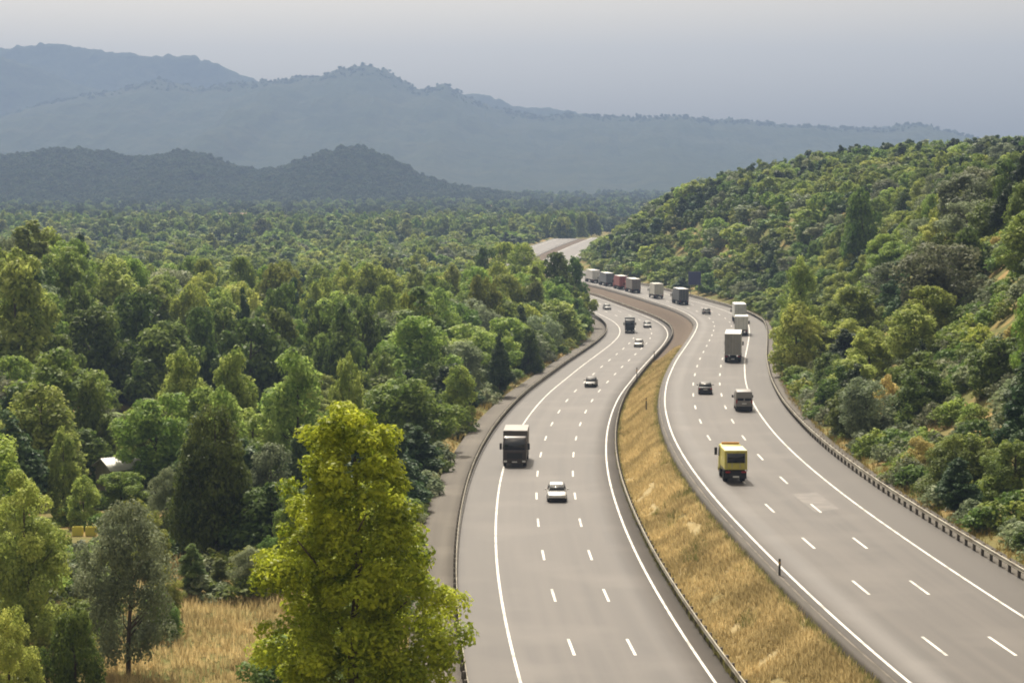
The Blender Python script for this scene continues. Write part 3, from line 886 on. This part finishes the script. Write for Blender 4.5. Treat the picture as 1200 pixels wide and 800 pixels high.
TAKEN = []     # (x, y, radius) of trees already standing
def tree(name, label, group, kind, x, y, h, width=None, near=False, proto=None, cat="tree"):
    cm, tm, H, R = proto or random.choice((NEAR if near else PROTO)[kind])
    z = float(ground(x, y))
    root = link(name, None, None, (x, y, z - 0.05))
    root.rotation_euler = (0, 0, random.uniform(0, 6.28))
    s = h / H
    w = s * random.uniform(.85, 1.15) if width is None else width / (2 * R)
    root.scale = (w, w, s)
    tag(root, label, cat, group)
    link("crown", cm, root)
    link("trunk", tm, root)
    TAKEN.append((x, y, w * R))
    return root
def tree_px(label, kind, px, py, Y, wpx, name="tree", group=None, near=None, h=None, proto=None, cat="tree"):
    x = (px - 600) / F * (Y * CP + 28 * SP)
    z = float(ground(x, Y))
    hh = h or max(1.0, float(top_z(py, Y)) - z)
    return tree(name, label, group, kind, x, Y, hh, wpx * Y / F, (Y < 175) if near is None else near, proto, cat)

# the big yellow-green tree in the foreground
fh, fr = 20.0, 4.2
V, t = crown("c", 83, fh, fr, .22, "blunt", 460, 95000, .15, None, lobe_r=.15, aspect=.55, lumps=.5)
fore = (mesh_np("crown", V, np.arange(len(V)), 4, LM["fore"], False, tint=t), trunk_mesh("trunk", 78, fh, fr, .2, .3, 16), fh, fr)
tree_px("big yellow-green leafy tree in the foreground left of the carriageway", "broad", 416, 456, 72, 292, "broadleaf_tree", proto=fore)

# trees that can be told apart
tree_px("round dark green tree with a dense shaded crown left of the foreground tree", "oak", 252, 470, 165, 112, "oak_tree")
tree_px("leftmost rounded bright-rimmed tree of the row in mid left wood", "lime", 214, 408, 222, 72, "broadleaf_tree")
tree_px("second rounded bright-rimmed tree of the row in mid left wood", "lime", 277, 406, 218, 66, "broadleaf_tree")
tree_px("largest arched bright-rimmed tree of the row, with a dark hollow facing us", "lime", 345, 408, 206, 92, "broadleaf_tree")
tree_px("slim bright-rimmed tree at the right end of the row above the foreground tree", "lime", 408, 404, 204, 48, "poplar_tree")
tree_px("small conical tree just right above the foreground tree's top", "poplar", 467, 418, 226, 32, "poplar_tree")
tree_px("small rounded pale bush tree between the foreground tree and the road bend", "broad", 538, 428, 246, 50, "broadleaf_tree")
tree_px("dark narrow tree standing beside the left guard rail", "pine", 586, 388, 292, 36, "pine_tree")
tree_px("dark rounded tree by the left guard rail, past the narrow one", "oak", 619, 384, 338, 34, "oak_tree")
tree_px("tallest tree of the clump hiding the motorway's far bend", "oak", 652, 295, 485, 62, "broadleaf_tree")
tree_px("right-hand tree of the clump at the far bend, overhanging the road", "oak", 671, 301, 496, 40, "oak_tree")
tree_px("tall tree left of the clump, hiding the far road's left end", "broad", 612, 285, 556, 54, "broadleaf_tree")
tree_px("next tall tree left of the clump at the far bend", "broad", 590, 284, 572, 50, "broadleaf_tree")
tree_px("dark tall tree two trees left of the far bend clump", "oak", 568, 286, 566, 48, "oak_tree")
tree_px("left-hand tree of the clump at the far bend", "broad", 625, 304, 478, 52, "broadleaf_tree")
tree_px("low front tree of the clump at the far bend", "oak", 656, 322, 464, 60, "broadleaf_tree")
tree_px("low rounded tree at the tip of the wood inside the far bend", "oak", 678, 348, 454, 34, "oak_tree")
tree_px("tall pale tree at the left edge of the picture", "lime", 22, 292, 262, 110, "broadleaf_tree")
tree_px("wide light green tree at lower left below the shed", "lime", 30, 548, 128, 120, "broadleaf_tree")
tree_px("greyish twiggy tree left of the dry grass patch", "grey", 150, 588, 122, 110, "twiggy_tree")
tree_px("bright green bush in the lower left corner", "lime", 14, 706, 104, 84, "bush", cat="bush")
tree_px("dark bush between the corner bush and the twiggy tree", "oak", 88, 704, 108, 84, "bush", cat="bush")
tree_px("small pointed young tree in front of the round dark tree", "poplar", 224, 634, 148, 34, "poplar_tree")
tree_px("second small pointed young tree beside the dry grass", "poplar", 258, 652, 150, 26, "poplar_tree")
tree_px("grey-green bush right behind the round dark tree", "grey", 316, 520, 176, 62, "bush", cat="bush")
tree_px("olive bush at the left edge of the dry grass patch", "oak", 185, 690, 132, 56, "bush", cat="bush")
tree_px("low olive bush between the dry grass and the foreground tree", "oak", 318, 625, 150, 50, "bush", cat="bush")
tree_px("olive bush growing up against the little shed's wall", "broad", 142, 551, 196, 60, "bush", cat="bush")
tree_px("thin pale tree standing left of the little shed", "lime", 74, 500, 190, 44, "lime_tree")
tree_px("low pale bush left of the shed, above the wide light green tree", "lime", 98, 556, 184, 44, "bush", cat="bush")
tree_px("grey bush at the top edge of the dry grass patch", "grey", 292, 640, 148, 50, "bush", cat="bush")
tree_px("light green bush at the dry grass patch's left side, behind the twiggy tree", "lime", 190, 660, 140, 54, "bush", cat="bush")
tree_px("pale bush right of the little shed", "grey", 196, 548, 172, 46, "bush", cat="bush")
tree_px("light green bush below the shed, left of the round dark tree", "lime", 178, 596, 158, 50, "bush", cat="bush")
tree_px("yellowish bush just left of the foreground tree", "lime", 340, 560, 160, 46, "bush", cat="bush")
tree_px("light bush above the round dark tree", "lime", 262, 452, 188, 70, "bush", cat="bush")
tree_px("tall dark tree rising behind the little shed", "oak", 108, 440, 218, 52, "oak_tree")
tree_px("grey leafless-looking tree above the right guard rail, lower of two", "grey", 1104, 276, 250, 100, "twiggy_tree")
tree_px("grey leafless-looking tree higher up the right slope, upper of two", "grey", 1130, 204, 310, 76, "twiggy_tree")
tree_px("small dark pine on the right slope among paler bushes", "pine", 1078, 396, 216, 40, "pine_tree")
tree_px("bright green tree at the foot of the right slope beside the lorries", "lime", 936, 300, 312, 52, "broadleaf_tree")
tree_px("bright green bushy tree right of the guard rail below the lorries", "lime", 934, 352, 282, 64, "broadleaf_tree")
tree_px("dark tree standing out on the right slope above the bright green tree", "oak", 1010, 220, 420, 52, "oak_tree")
tree_px("straw-coloured bush on the right slope below the dark pine", "dry", 1038, 440, 208, 44, "bush", cat="bush")
tree_px("straw-coloured bush close above the right guard rail", "dry", 1076, 512, 172, 50, "bush", cat="bush")

# random fill of both woods
def clear_of_road(x, y, r):
    return x < float(L_off(y, L_OUT - 3.0)) - r or x > float(R_off(y, R_OUT + 1.6)) + r
def free(x, y, r):
    for (a, b, c) in TAKEN:
        if (x - a) ** 2 + (y - b) ** 2 < (0.62 * (r + c)) ** 2: return False
    return True
class Hash:
    def __init__(s, cell): s.c, s.d = cell, {}
    def ok(s, x, y, r):
        i, j = int(x // s.c), int(y // s.c)
        for a in (-1, 0, 1):
            for b in (-1, 0, 1):
                for (p, q, w) in s.d.get((i + a, j + b), ()):
                    if (x - p) ** 2 + (y - q) ** 2 < (r + w) ** 2: return False
        return True
    def add(s, x, y, r): s.d.setdefault((int(x // s.c), int(y // s.c)), []).append((x, y, r))
cand = []
H1 = Hash(10.0)
rs = random.Random(11)
NO = [(-36, -12, 60, 158), (-46, -28, 155, 205)]      # dry grass patch and foreground, shed clearing
def try_point(x, y, left):
    px, py = proj(x, y, 10.0)
    if not (-90 < px < 1290): return
    if 600 < y < 1005 and -.008 * y < x and left: return           # keeps the far stretch of road in view
    if left:
        for (a, b, c, d) in NO:
            if a < x < b and c < y < d: return
        u = float(fbm(x / 30, y / 30, 2, 40)) + rs.uniform(-.12, .12)
        kind = "poplar" if u > .20 else "pine" if u < -.28 else "oak" if u < -.14 else "grey" if rs.random() < .14 else "lime" if rs.random() < .4 else "broad"
        h = {"broad": rs.uniform(7.5, 13.5), "poplar": rs.uniform(9, 15), "pine": rs.uniform(8, 12.5), "oak": rs.uniform(6, 10), "grey": rs.uniform(7, 11), "lime": rs.uniform(7, 12)}[kind]
        tall = 1 + .42 * sstep(y, 268, 285) * (1 - sstep(y, 420, 640))
        h *= float(tall)
        edge = float(L_off(y, L_OUT - 3.0)) - x
        if 282 < y < 304 and x < -14:                     # front of the tall wood, its shade put in with darker oak leaves
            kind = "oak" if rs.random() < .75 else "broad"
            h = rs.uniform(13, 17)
        if 228 < y < 280 and edge > 16 and x > -58:      # low scrub in the clearing before the tall wood
            if rs.random() < .55: return
            h *= .45
        if edge < 14: h *= .55 + .45 * edge / 14
        r = {"broad": 3.3, "poplar": 2.2, "pine": 2.2, "oak": 3.4, "grey": 3.6, "lime": 3.9}[kind] * rs.uniform(.8, 1.5)
        if y < 175: r *= 1.15
    else:
        rr = x - float(R_off(y, R_OUT))
        u = float(fbm(x / 22, y / 22, 2, 60)) + rs.uniform(-.15, .15)
        kind = "pine" if u < -.29 else ("lime" if rs.random() < .5 else "broad") if u > -.06 else "grey" if rs.random() < .14 else "dry" if (rs.random() < .22 and y < 330) else "oak"
        if y < 300 and fbm(x / 12, y / 12, 2, 64) < (-.07 if rr < 22 else -.13): return
        h = {"broad": rs.uniform(5, 9.5), "pine": rs.uniform(6, 9.5), "oak": rs.uniform(4, 8.5), "grey": rs.uniform(5, 9), "lime": rs.uniform(4, 8), "dry": rs.uniform(1.8, 3.4)}[kind]
        if rr < 9: h *= .45 + .5 * rr / 9
        r = {"broad": 2.9, "pine": 2.2, "oak": 3.0, "grey": 3.0, "lime": 2.6, "dry": 1.7}[kind] * rs.uniform(.7, 1.35)
    if not clear_of_road(x, y, r * (.9 if y < 660 or left else .3)) or not H1.ok(x, y, r) or not free(x, y, r): return
    H1.add(x, y, r)
    cand.append((h / y, kind, x, y, h, r, left))
for _ in range(26000):
    y = 96 + 1020 * rs.random() ** 1.25
    x = rs.uniform(-.29 * y - 10, float(L_off(y, L_OUT - 3)))
    try_point(x, y, True)
for _ in range(26000):
    y = 100 + 1050 * rs.random() ** 1.35
    x0 = float(R_off(y, R_OUT + 1.5))
    x = x0 + rs.random() ** .8 * min(150, max(8, .29 * y + 8 - x0))
    try_point(x, y, False)
cand.sort(reverse=True)
NAMES = {"broad": ("broadleaf_tree", "leafy green tree"), "poplar": ("poplar_tree", "slender poplar"), "oak": ("oak_tree", "dark rounded oak"),
         "pine": ("pine_tree", "dark pointed pine"), "grey": ("twiggy_tree", "greyish thin-leaved tree"), "dry": ("bush", "straw-coloured dry bush"), "lime": ("lime_tree", "bright lime-green tree")}
count = {}
far_pts = {"left": [], "right": []}
def whereabouts(x, y, left):
    px, py = proj(x, y, float(ground(x, y)))
    if left:
        edge = float(L_off(y, L_OUT - 3.0)) - x
        if edge < 11: return "by the left guard rail, " + ("level with the dark brown lorry" if y < 235 else "before the bend" if y < 340 else "at the bend")
        z = ("in the lower left foreground wood" if y < 170 else "around the little shed" if y < 228 and px < 260 else "around the bright-rimmed row" if y < 228 else
             "in the scrubby clearing behind the row" if y < 280 else "at the tall wood's shaded front" if y < 306 else "in the middle of the left wood" if y < 400 else "towards the back of the left wood")
        if y >= 228: z += ", " + ("far left" if px < 130 else "left of centre" if px < 300 else "right of centre" if px < 450 else "road side")
        return z
    rr = x - float(R_off(y, R_OUT))
    z = "along the foot of the right slope" if rr < 10 else "halfway up the right slope" if rr < 36 else "near the crest of the right slope"
    return z + ", " + ("by the nearest rail" if y < 170 else "level with the yellow van" if y < 215 else "level with the grey van" if y < 270 else "level with the nearest semi-trailer" if y < 345 else "level with the three lorries" if y < 440 else "level with the lorry queue")
for (_, kind, x, y, h, r, left) in cand:
    key = (kind, left)
    lim = 150 if kind in ("broad", "oak") else 90
    count[key] = count.get(key, 0) + 1
    if count[key] <= lim and y < 520:
        nm, lb = NAMES[kind]
        big = "" if kind == "dry" else ("tall " if h > (12 if left else 7) else "low " if h < (8 if left else 5) else "")
        lb = big + lb + " " + whereabouts(x, y, left)
        tree(nm, lb, lb, kind, x, y, h, min(r * 2.5, h * 1.2), y < 160, cat="bush" if kind == "dry" else "tree")
    else:
        far_pts["left" if left else "right"].append((x, y, float(ground(x, y)) - .1, "broad" if kind in ("dry", "lime") else kind, h, r))

# ------------------------------------------------------------------ far woods (nobody could count them): one object each, instanced leaf crowns
PC = bpy.data.collections.new("far_tree_shapes")
ORDER, idx0 = [], {}
for k in ("broad", "oak", "poplar", "pine", "grey", "scrub", "hill"):
    idx0[k] = len(ORDER)
    for j, (me, H) in enumerate(FARP[k]):
        o = bpy.data.objects.new("far_%02d" % len(ORDER), me)
        PC.objects.link(o); ORDER.append((o, H))
def scatter_group():
    ng = bpy.data.node_groups.new("scatter", 'GeometryNodeTree')
    ng.interface.new_socket("Geometry", in_out='INPUT', socket_type='NodeSocketGeometry')
    ng.interface.new_socket("Geometry", in_out='OUTPUT', socket_type='NodeSocketGeometry')
    n, l = ng.nodes, ng.links
    gi, go = n.new("NodeGroupInput"), n.new("NodeGroupOutput")
    ci = n.new("GeometryNodeCollectionInfo")
    ci.inputs["Collection"].default_value = PC
    ci.inputs["Separate Children"].default_value = True
    ci.inputs["Reset Children"].default_value = True
    ip = n.new("GeometryNodeInstanceOnPoints")
    ip.inputs["Pick Instance"].default_value = True
    def attr(nm, t):
        a = n.new("GeometryNodeInputNamedAttribute"); a.data_type = t; a.inputs["Name"].default_value = nm
        return a.outputs["Attribute"]
    l.new(gi.outputs[0], ip.inputs["Points"]); l.new(ci.outputs[0], ip.inputs["Instance"])
    l.new(attr("idx", 'INT'), ip.inputs["Instance Index"])
    l.new(attr("rot", 'FLOAT_VECTOR'), ip.inputs["Rotation"])
    l.new(attr("scl", 'FLOAT_VECTOR'), ip.inputs["Scale"])
    l.new(ip.outputs[0], go.inputs[0])
    return ng
NG = scatter_group()
def scatter(name, label, cat, pts):
    me = bpy.data.meshes.new(name)
    me.from_pydata([p[:3] for p in pts], [], [])
    a = me.attributes.new("idx", 'INT', 'POINT'); b = me.attributes.new("rot", 'FLOAT_VECTOR', 'POINT'); c = me.attributes.new("scl", 'FLOAT_VECTOR', 'POINT')
    ii, rr, ss = [], [], []
    for (x, y, z, kind, h, r) in pts:
        i = idx0[kind] + random.randrange(3)
        H, R = ORDER[i][1], SPEC[kind][1]
        ii.append(i); rr += [0, 0, random.uniform(0, 6.28)]; w = r * 1.3 / R
        ss += [w, w, h / H]
    a.data.foreach_set("value", ii); b.data.foreach_set("vector", rr); c.data.foreach_set("vector", ss)
    o = link(name, me)
    md = o.modifiers.new("scatter", 'NODES'); md.node_group = NG
    return tag(o, label, cat, kind="stuff")
scatter("far_woodland_left", "far tree tops of the wood left of the motorway", "woodland", far_pts["left"])
scatter("far_woodland_right", "far tree tops on the ridge right of the motorway", "woodland", far_pts["right"])
pts = []
for _ in range(900):          # dark belt of trees across the valley
    y = rs.uniform(1150, 1330); x = rs.uniform(-330, 30 + (y - 1150) * .25)
    if -8 < x - 60 < 30: continue
    pts.append((x, y, float(ground(x, y)), rs.choice(("poplar", "oak", "broad", "oak")), rs.uniform(8, 16), rs.uniform(2.6, 4)))
for _ in range(7000):
    y = rs.uniform(1330, 3300); x = rs.uniform(-.28 * y, .22 * y)
    if 66 < x < 106 and 1500 < y < 1700: continue
    if fbm(x / 90, y / 90, 2, 71) < -.18: continue
    pts.append((x, y, float(ground(x, y)), rs.choice(("oak", "hill")), rs.uniform(6, 12), rs.uniform(3, 5)))
for _ in range(260):
    y = rs.uniform(1180, 1330); x = rs.uniform(90, .3 * y)
    pts.append((x, y, float(ground(x, y)), rs.choice(("oak", "broad")), rs.uniform(7, 13), rs.uniform(3, 5)))
def plant_hill(name, n, lo, hi, hmin, hmax):
    P = HILLS[name]; out = []
    R, C = P.shape[:2]
    while len(out) < n:
        i = int(rs.uniform(lo, hi) * 46); j = rs.randrange(20, C - 21)
        x, y, z = P[min(i, R - 1), j]
        px, py = proj(x, y, z)
        if not (-60 < px < 1260) or z < 2: n -= .3; continue
        h = rs.uniform(hmin, hmax)
        out.append((x + rs.uniform(-4, 4), y + rs.uniform(-4, 4), z - 1.5, "hill", h, h * rs.uniform(.4, .65)))
    return out
scatter("near_hill_woodland", "woodland covering the nearest hill beyond the valley", "woodland", plant_hill("wooded_hill_near", 12000, .05, 1.03, 6, 11))
scatter("ridge_woodland", "tree tops along the skyline of the main ridge", "woodland", plant_hill("mountain_main_ridge", 1500, .93, 1.01, 4, 8))
scatter("valley_tree_belt", "dark belt of trees across the valley floor", "woodland", pts)
pts = []
for _ in range(13000):         # undergrowth filling the gaps between the near trees
    left = rs.random() < .5
    y = 98 + 420 * rs.random() ** 1.1
    x = rs.uniform(-.28 * y, float(L_off(y, L_OUT - 3.5))) if left else float(R_off(y, R_OUT + 2.5)) + rs.random() * 70
    px, py = proj(x, y, 10.0)
    if not (-40 < px < 1240): continue
    if left and -39 < x < -34.5 and 170 < y < 180: continue
    if left and -27 < x < -8 and 110 < y < 147: continue
    if fbm(x / 9, y / 9, 2, 90) < (-.06 if left else -.22): continue
    h = rs.uniform(.8, 2.4)
    pts.append((x, y, float(ground(x, y)) - .2, "scrub", h, h * .7))
scatter("undergrowth", "low scrub between the trees", "scrub", pts)

# ------------------------------------------------------------------ dry grass
m_grass = leaf_mat("dry_grass", (0.30, 0.235, 0.105), (0.66, 0.52, 0.26), 0.5, 0.0, 0.8, (0.5, 0.5))
m_grass2 = leaf_mat("olive_grass", (0.20, 0.155, 0.05), (0.36, 0.27, 0.09), 0.3, 0.0, 0.8, (0.5, 0.5))
def tufts(name, label, pts, m, hmin, hmax, blades=7):
    pts = np.array(pts); n = len(pts)
    rr = np.random.default_rng(5)
    b = np.repeat(pts, blades, 0); N = len(b)
    a = rr.uniform(0, 6.283, N); off = rr.uniform(0, .22, N)
    h = rr.uniform(hmin, hmax, N); lean = rr.uniform(.05, .6, N) * h
    base = b + np.stack([np.cos(a) * off, np.sin(a) * off, 0 * a - .03], -1)
    tip = base + np.stack([np.cos(a) * lean, np.sin(a) * lean, h], -1)
    w = np.stack([-np.sin(a), np.cos(a), 0 * a], -1) * rr.uniform(.02, .05, N)[:, None]
    V = np.stack([base - w, base + w, tip], 1).reshape(-1, 3)
    tn = np.clip(fbm(b[:, 0] / 2.5, b[:, 1] / 2.5, 3, 22) * 1.6 + .45 + rr.uniform(-.3, .3, N), 0, 1)
    o = link(name, mesh_np(name, V, np.arange(len(V)), 3, m, tint=tn))
    return tag(o, label, "grass", kind="stuff")
pts = []
for _ in range(24000):
    y = 92 + 270 * rs.random() ** 1.4
    t = rs.random()
    xa, xb = float(L_off(y, 1.45)), float(R_off(y, -1.15))
    s = t * t * (3 - 2 * t)
    if fbm(y / 3.0, t * 3.0, 2, 33) < -.3: continue
    pts.append((xa * (1 - t) + xb * t, y, float(zl(y)) * (1 - s) + (float(zr(y)) - .72) * s))
tufts("median_grass", "golden dry grass covering the median", pts, m_grass, .18, .55, 6)
pts = []
for _ in range(9000):
    y = 92 + 260 * rs.random() ** 1.3
    t = rs.random() if rs.random() < .5 else (rs.random() ** 3 if rs.random() < .5 else 1 - rs.random() ** 3)
    if fbm(y / 6.0, t * 2.0, 2, 37) < .05 and .06 < t < .94: continue
    xa, xb = float(L_off(y, 1.2)), float(R_off(y, -1.05))
    s = t * t * (3 - 2 * t)
    pts.append((xa * (1 - t) + xb * t, y, float(zl(y)) * (1 - s) + (float(zr(y)) - .72) * s))
tufts("median_weeds", "olive weeds in patches and along the median's edges", pts, leaf_mat("median_weed", (0.13, 0.14, 0.045), (0.30, 0.27, 0.10), 0.45, 0.0, 0.8, (0.5, 0.5)), .2, .6, 6)
pts = []
for _ in range(11000):
    x, y = rs.uniform(-38, -6), rs.uniform(95, 165)
    if x > float(L_off(y, L_OUT - 3.1)): continue
    pts.append((x, y, float(ground(x, y))))
tufts("dry_grass_patch", "tall golden dry grass between the left bushes", pts, m_grass, .35, .95, 6)
pts = []
for _ in range(9000):
    y = 100 + 420 * rs.random() ** 1.5
    if rs.random() < .6: x = float(R_off(y, R_OUT + 1.2)) + rs.random() ** 1.6 * 16
    else: x = float(L_off(y, L_OUT - 3.0)) - rs.random() ** 1.5 * 9
    pts.append((x, y, float(ground(x, y))))
tufts("roadside_grass", "straw and olive grass along the outer road edges", pts, m_grass2, .2, .7, 6)

# ------------------------------------------------------------------ shed, crates, far houses
m_tin = mat("weathered_tin", (0.52, 0.52, 0.47), 0.55, 0.1, noise=(1.2, (0.36, 0.36, 0.32), 0.45, 0.7))
m_wall = mat("render_wall", (0.20, 0.185, 0.14), 0.9, noise=(0.8, (0.28, 0.27, 0.22), 0.45, 0.7))
Y = 206.0; x = (137 - 600) / F * Y; z = float(ground(x, Y))
shed = tag(link("shed", None, None, (x, Y, z)), "small shed with pale corrugated roof among the left trees", "shed")
shed.rotation_euler = (0, 0, math.radians(38))
rz = 3.9
bbox("wall", -1.9, 1.9, -1.7, 1.7, -.4, rz - 1.0, m_wall, shed, .02)
for k, (s, nm) in enumerate(((-1, "roof"), (1, "roof"))):
    n = 30
    P = np.zeros((2, n, 3))
    for i in range(n):
        xx = -2.2 + 4.4 * i / (n - 1)
        cz = .035 * (i % 2)
        P[0, i] = (xx, s * 2.15, rz - 1.05 + cz); P[1, i] = (xx, 0.0, rz + cz)
    me = grid_mesh("roof", P, m_tin, False)
    ro = link("roof", me, shed)
    sm = ro.modifiers.new("thickness", 'SOLIDIFY'); sm.thickness = .04
for s in (-1, 1):      # gables
    v = [(s * 1.88, -1.7, rz - 1.0), (s * 1.88, 1.7, rz - 1.0), (s * 1.88, 0, rz - .12)]
    v += [(p[0] - s * .12, p[1], p[2]) for p in v]
    me = bpy.data.meshes.new("gable"); me.from_pydata(v, [], [(0, 1, 2), (5, 4, 3), (0, 3, 4, 1), (1, 4, 5, 2), (2, 5, 3, 0)]); me.materials.append(m_wall)
    link("gable", me, shed)
bbox("door", -.45, .45, -1.76, -1.705, -.3, 1.75, mat("shed_door", (0.12, 0.09, 0.06), 0.8), shed, .01)
m_yel = mat("yellow_plastic", (0.60, 0.55, 0.10), 0.5)
for (dx, dz, lb) in ((0, 0, "yellow plastic crate by the shed, right of two"), (-1.15, 0, "yellow plastic crate by the shed, left of two")):
    Y = 178.0; x = (101 - 600) / F * Y + dx; z = float(ground(x, Y))
    c = tag(link("crate", None, None, (x, Y, z)), lb, "crate", "yellow crates by the shed")
    c.scale = (1.05, 1.05, 1.3)
    bbox("base", -.4, .4, -.3, .3, 0.0, .06, m_yel, c, .01)
    for (a, b, d, e) in ((-.42, .42, -.32, -.28), (-.42, .42, .28, .32), (-.42, -.38, -.275, .275), (.38, .42, -.275, .275)):
        bbox("side", a, b, d, e, .03, .62, m_yel, c, .01)

m_white = mat("whitewash", (0.72, 0.71, 0.67), 0.8)
m_tile = mat("roof_tile", (0.34, 0.20, 0.13), 0.85)
def house(label, px, Y, w, d, h, rot, group):
    x = (px - 600) / F * Y; z = float(ground(x, Y))
    o = tag(link("house", None, None, (x, Y, z)), label, "house", group)
    o.rotation_euler = (0, 0, rot)
    bbox("wall", -w / 2, w / 2, -d / 2, d / 2, -1, h, m_white, o, .05)
    v = [(-w / 2 - .3, -d / 2 - .3, h), (w / 2 + .3, -d / 2 - .3, h), (w / 2 + .3, d / 2 + .3, h), (-w / 2 - .3, d / 2 + .3, h), (-w / 2 - .3, 0, h + d * .25), (w / 2 + .3, 0, h + d * .25)]
    me = bpy.data.meshes.new("roof"); me.from_pydata(v, [], [(0, 1, 5, 4), (2, 3, 4, 5), (1, 2, 5), (3, 0, 4), (3, 2, 1, 0)]); me.materials.append(m_tile)
    link("roof", me, o)
    for i in range(3):
        xx = w * (-.3 + .3 * i)
        bbox("window", xx - .5, xx + .5, -d / 2 - .04, -d / 2 + .05, h * .45, h * .45 + 1.2, M_GLASS, o, 0)
G = "far white houses in the valley"
house("tiny white house among the trees left of the far bend", 600, 640, 3.5, 3.5, 4, .3, None)
house("distant pale house at the foot of the hills, left one", 280, 1560, 14, 9, 6, .2, G)
house("distant pale house below the dip between the hills, right one", 572, 1900, 20, 9, 6, -.1, G)

# ------------------------------------------------------------------ the hazy summer air
hv, hf = box_verts(-4600, 4600, -400, 6750, -14, ZC + 400)
hz = link("haze", mesh_np("haze", hv, hf, 4, []))
tag(hz, "pale blue summer haze filling the valley", "haze", kind="stuff")
hm = bpy.data.materials.new("haze_air")
hm.use_nodes = True
hn, hl = hm.node_tree.nodes, hm.node_tree.links
hn.remove(hn["Principled BSDF"])
pv = hn.new("ShaderNodeVolumePrincipled")
pv.inputs["Color"].default_value = (0.285, 0.395, 0.615, 1)
pv.inputs["Density"].default_value = 0.000205
pv.inputs["Anisotropy"].default_value = 0.2
hl.new(pv.outputs[0], hn["Material Output"].inputs["Volume"])
hz.data.materials.append(hm)
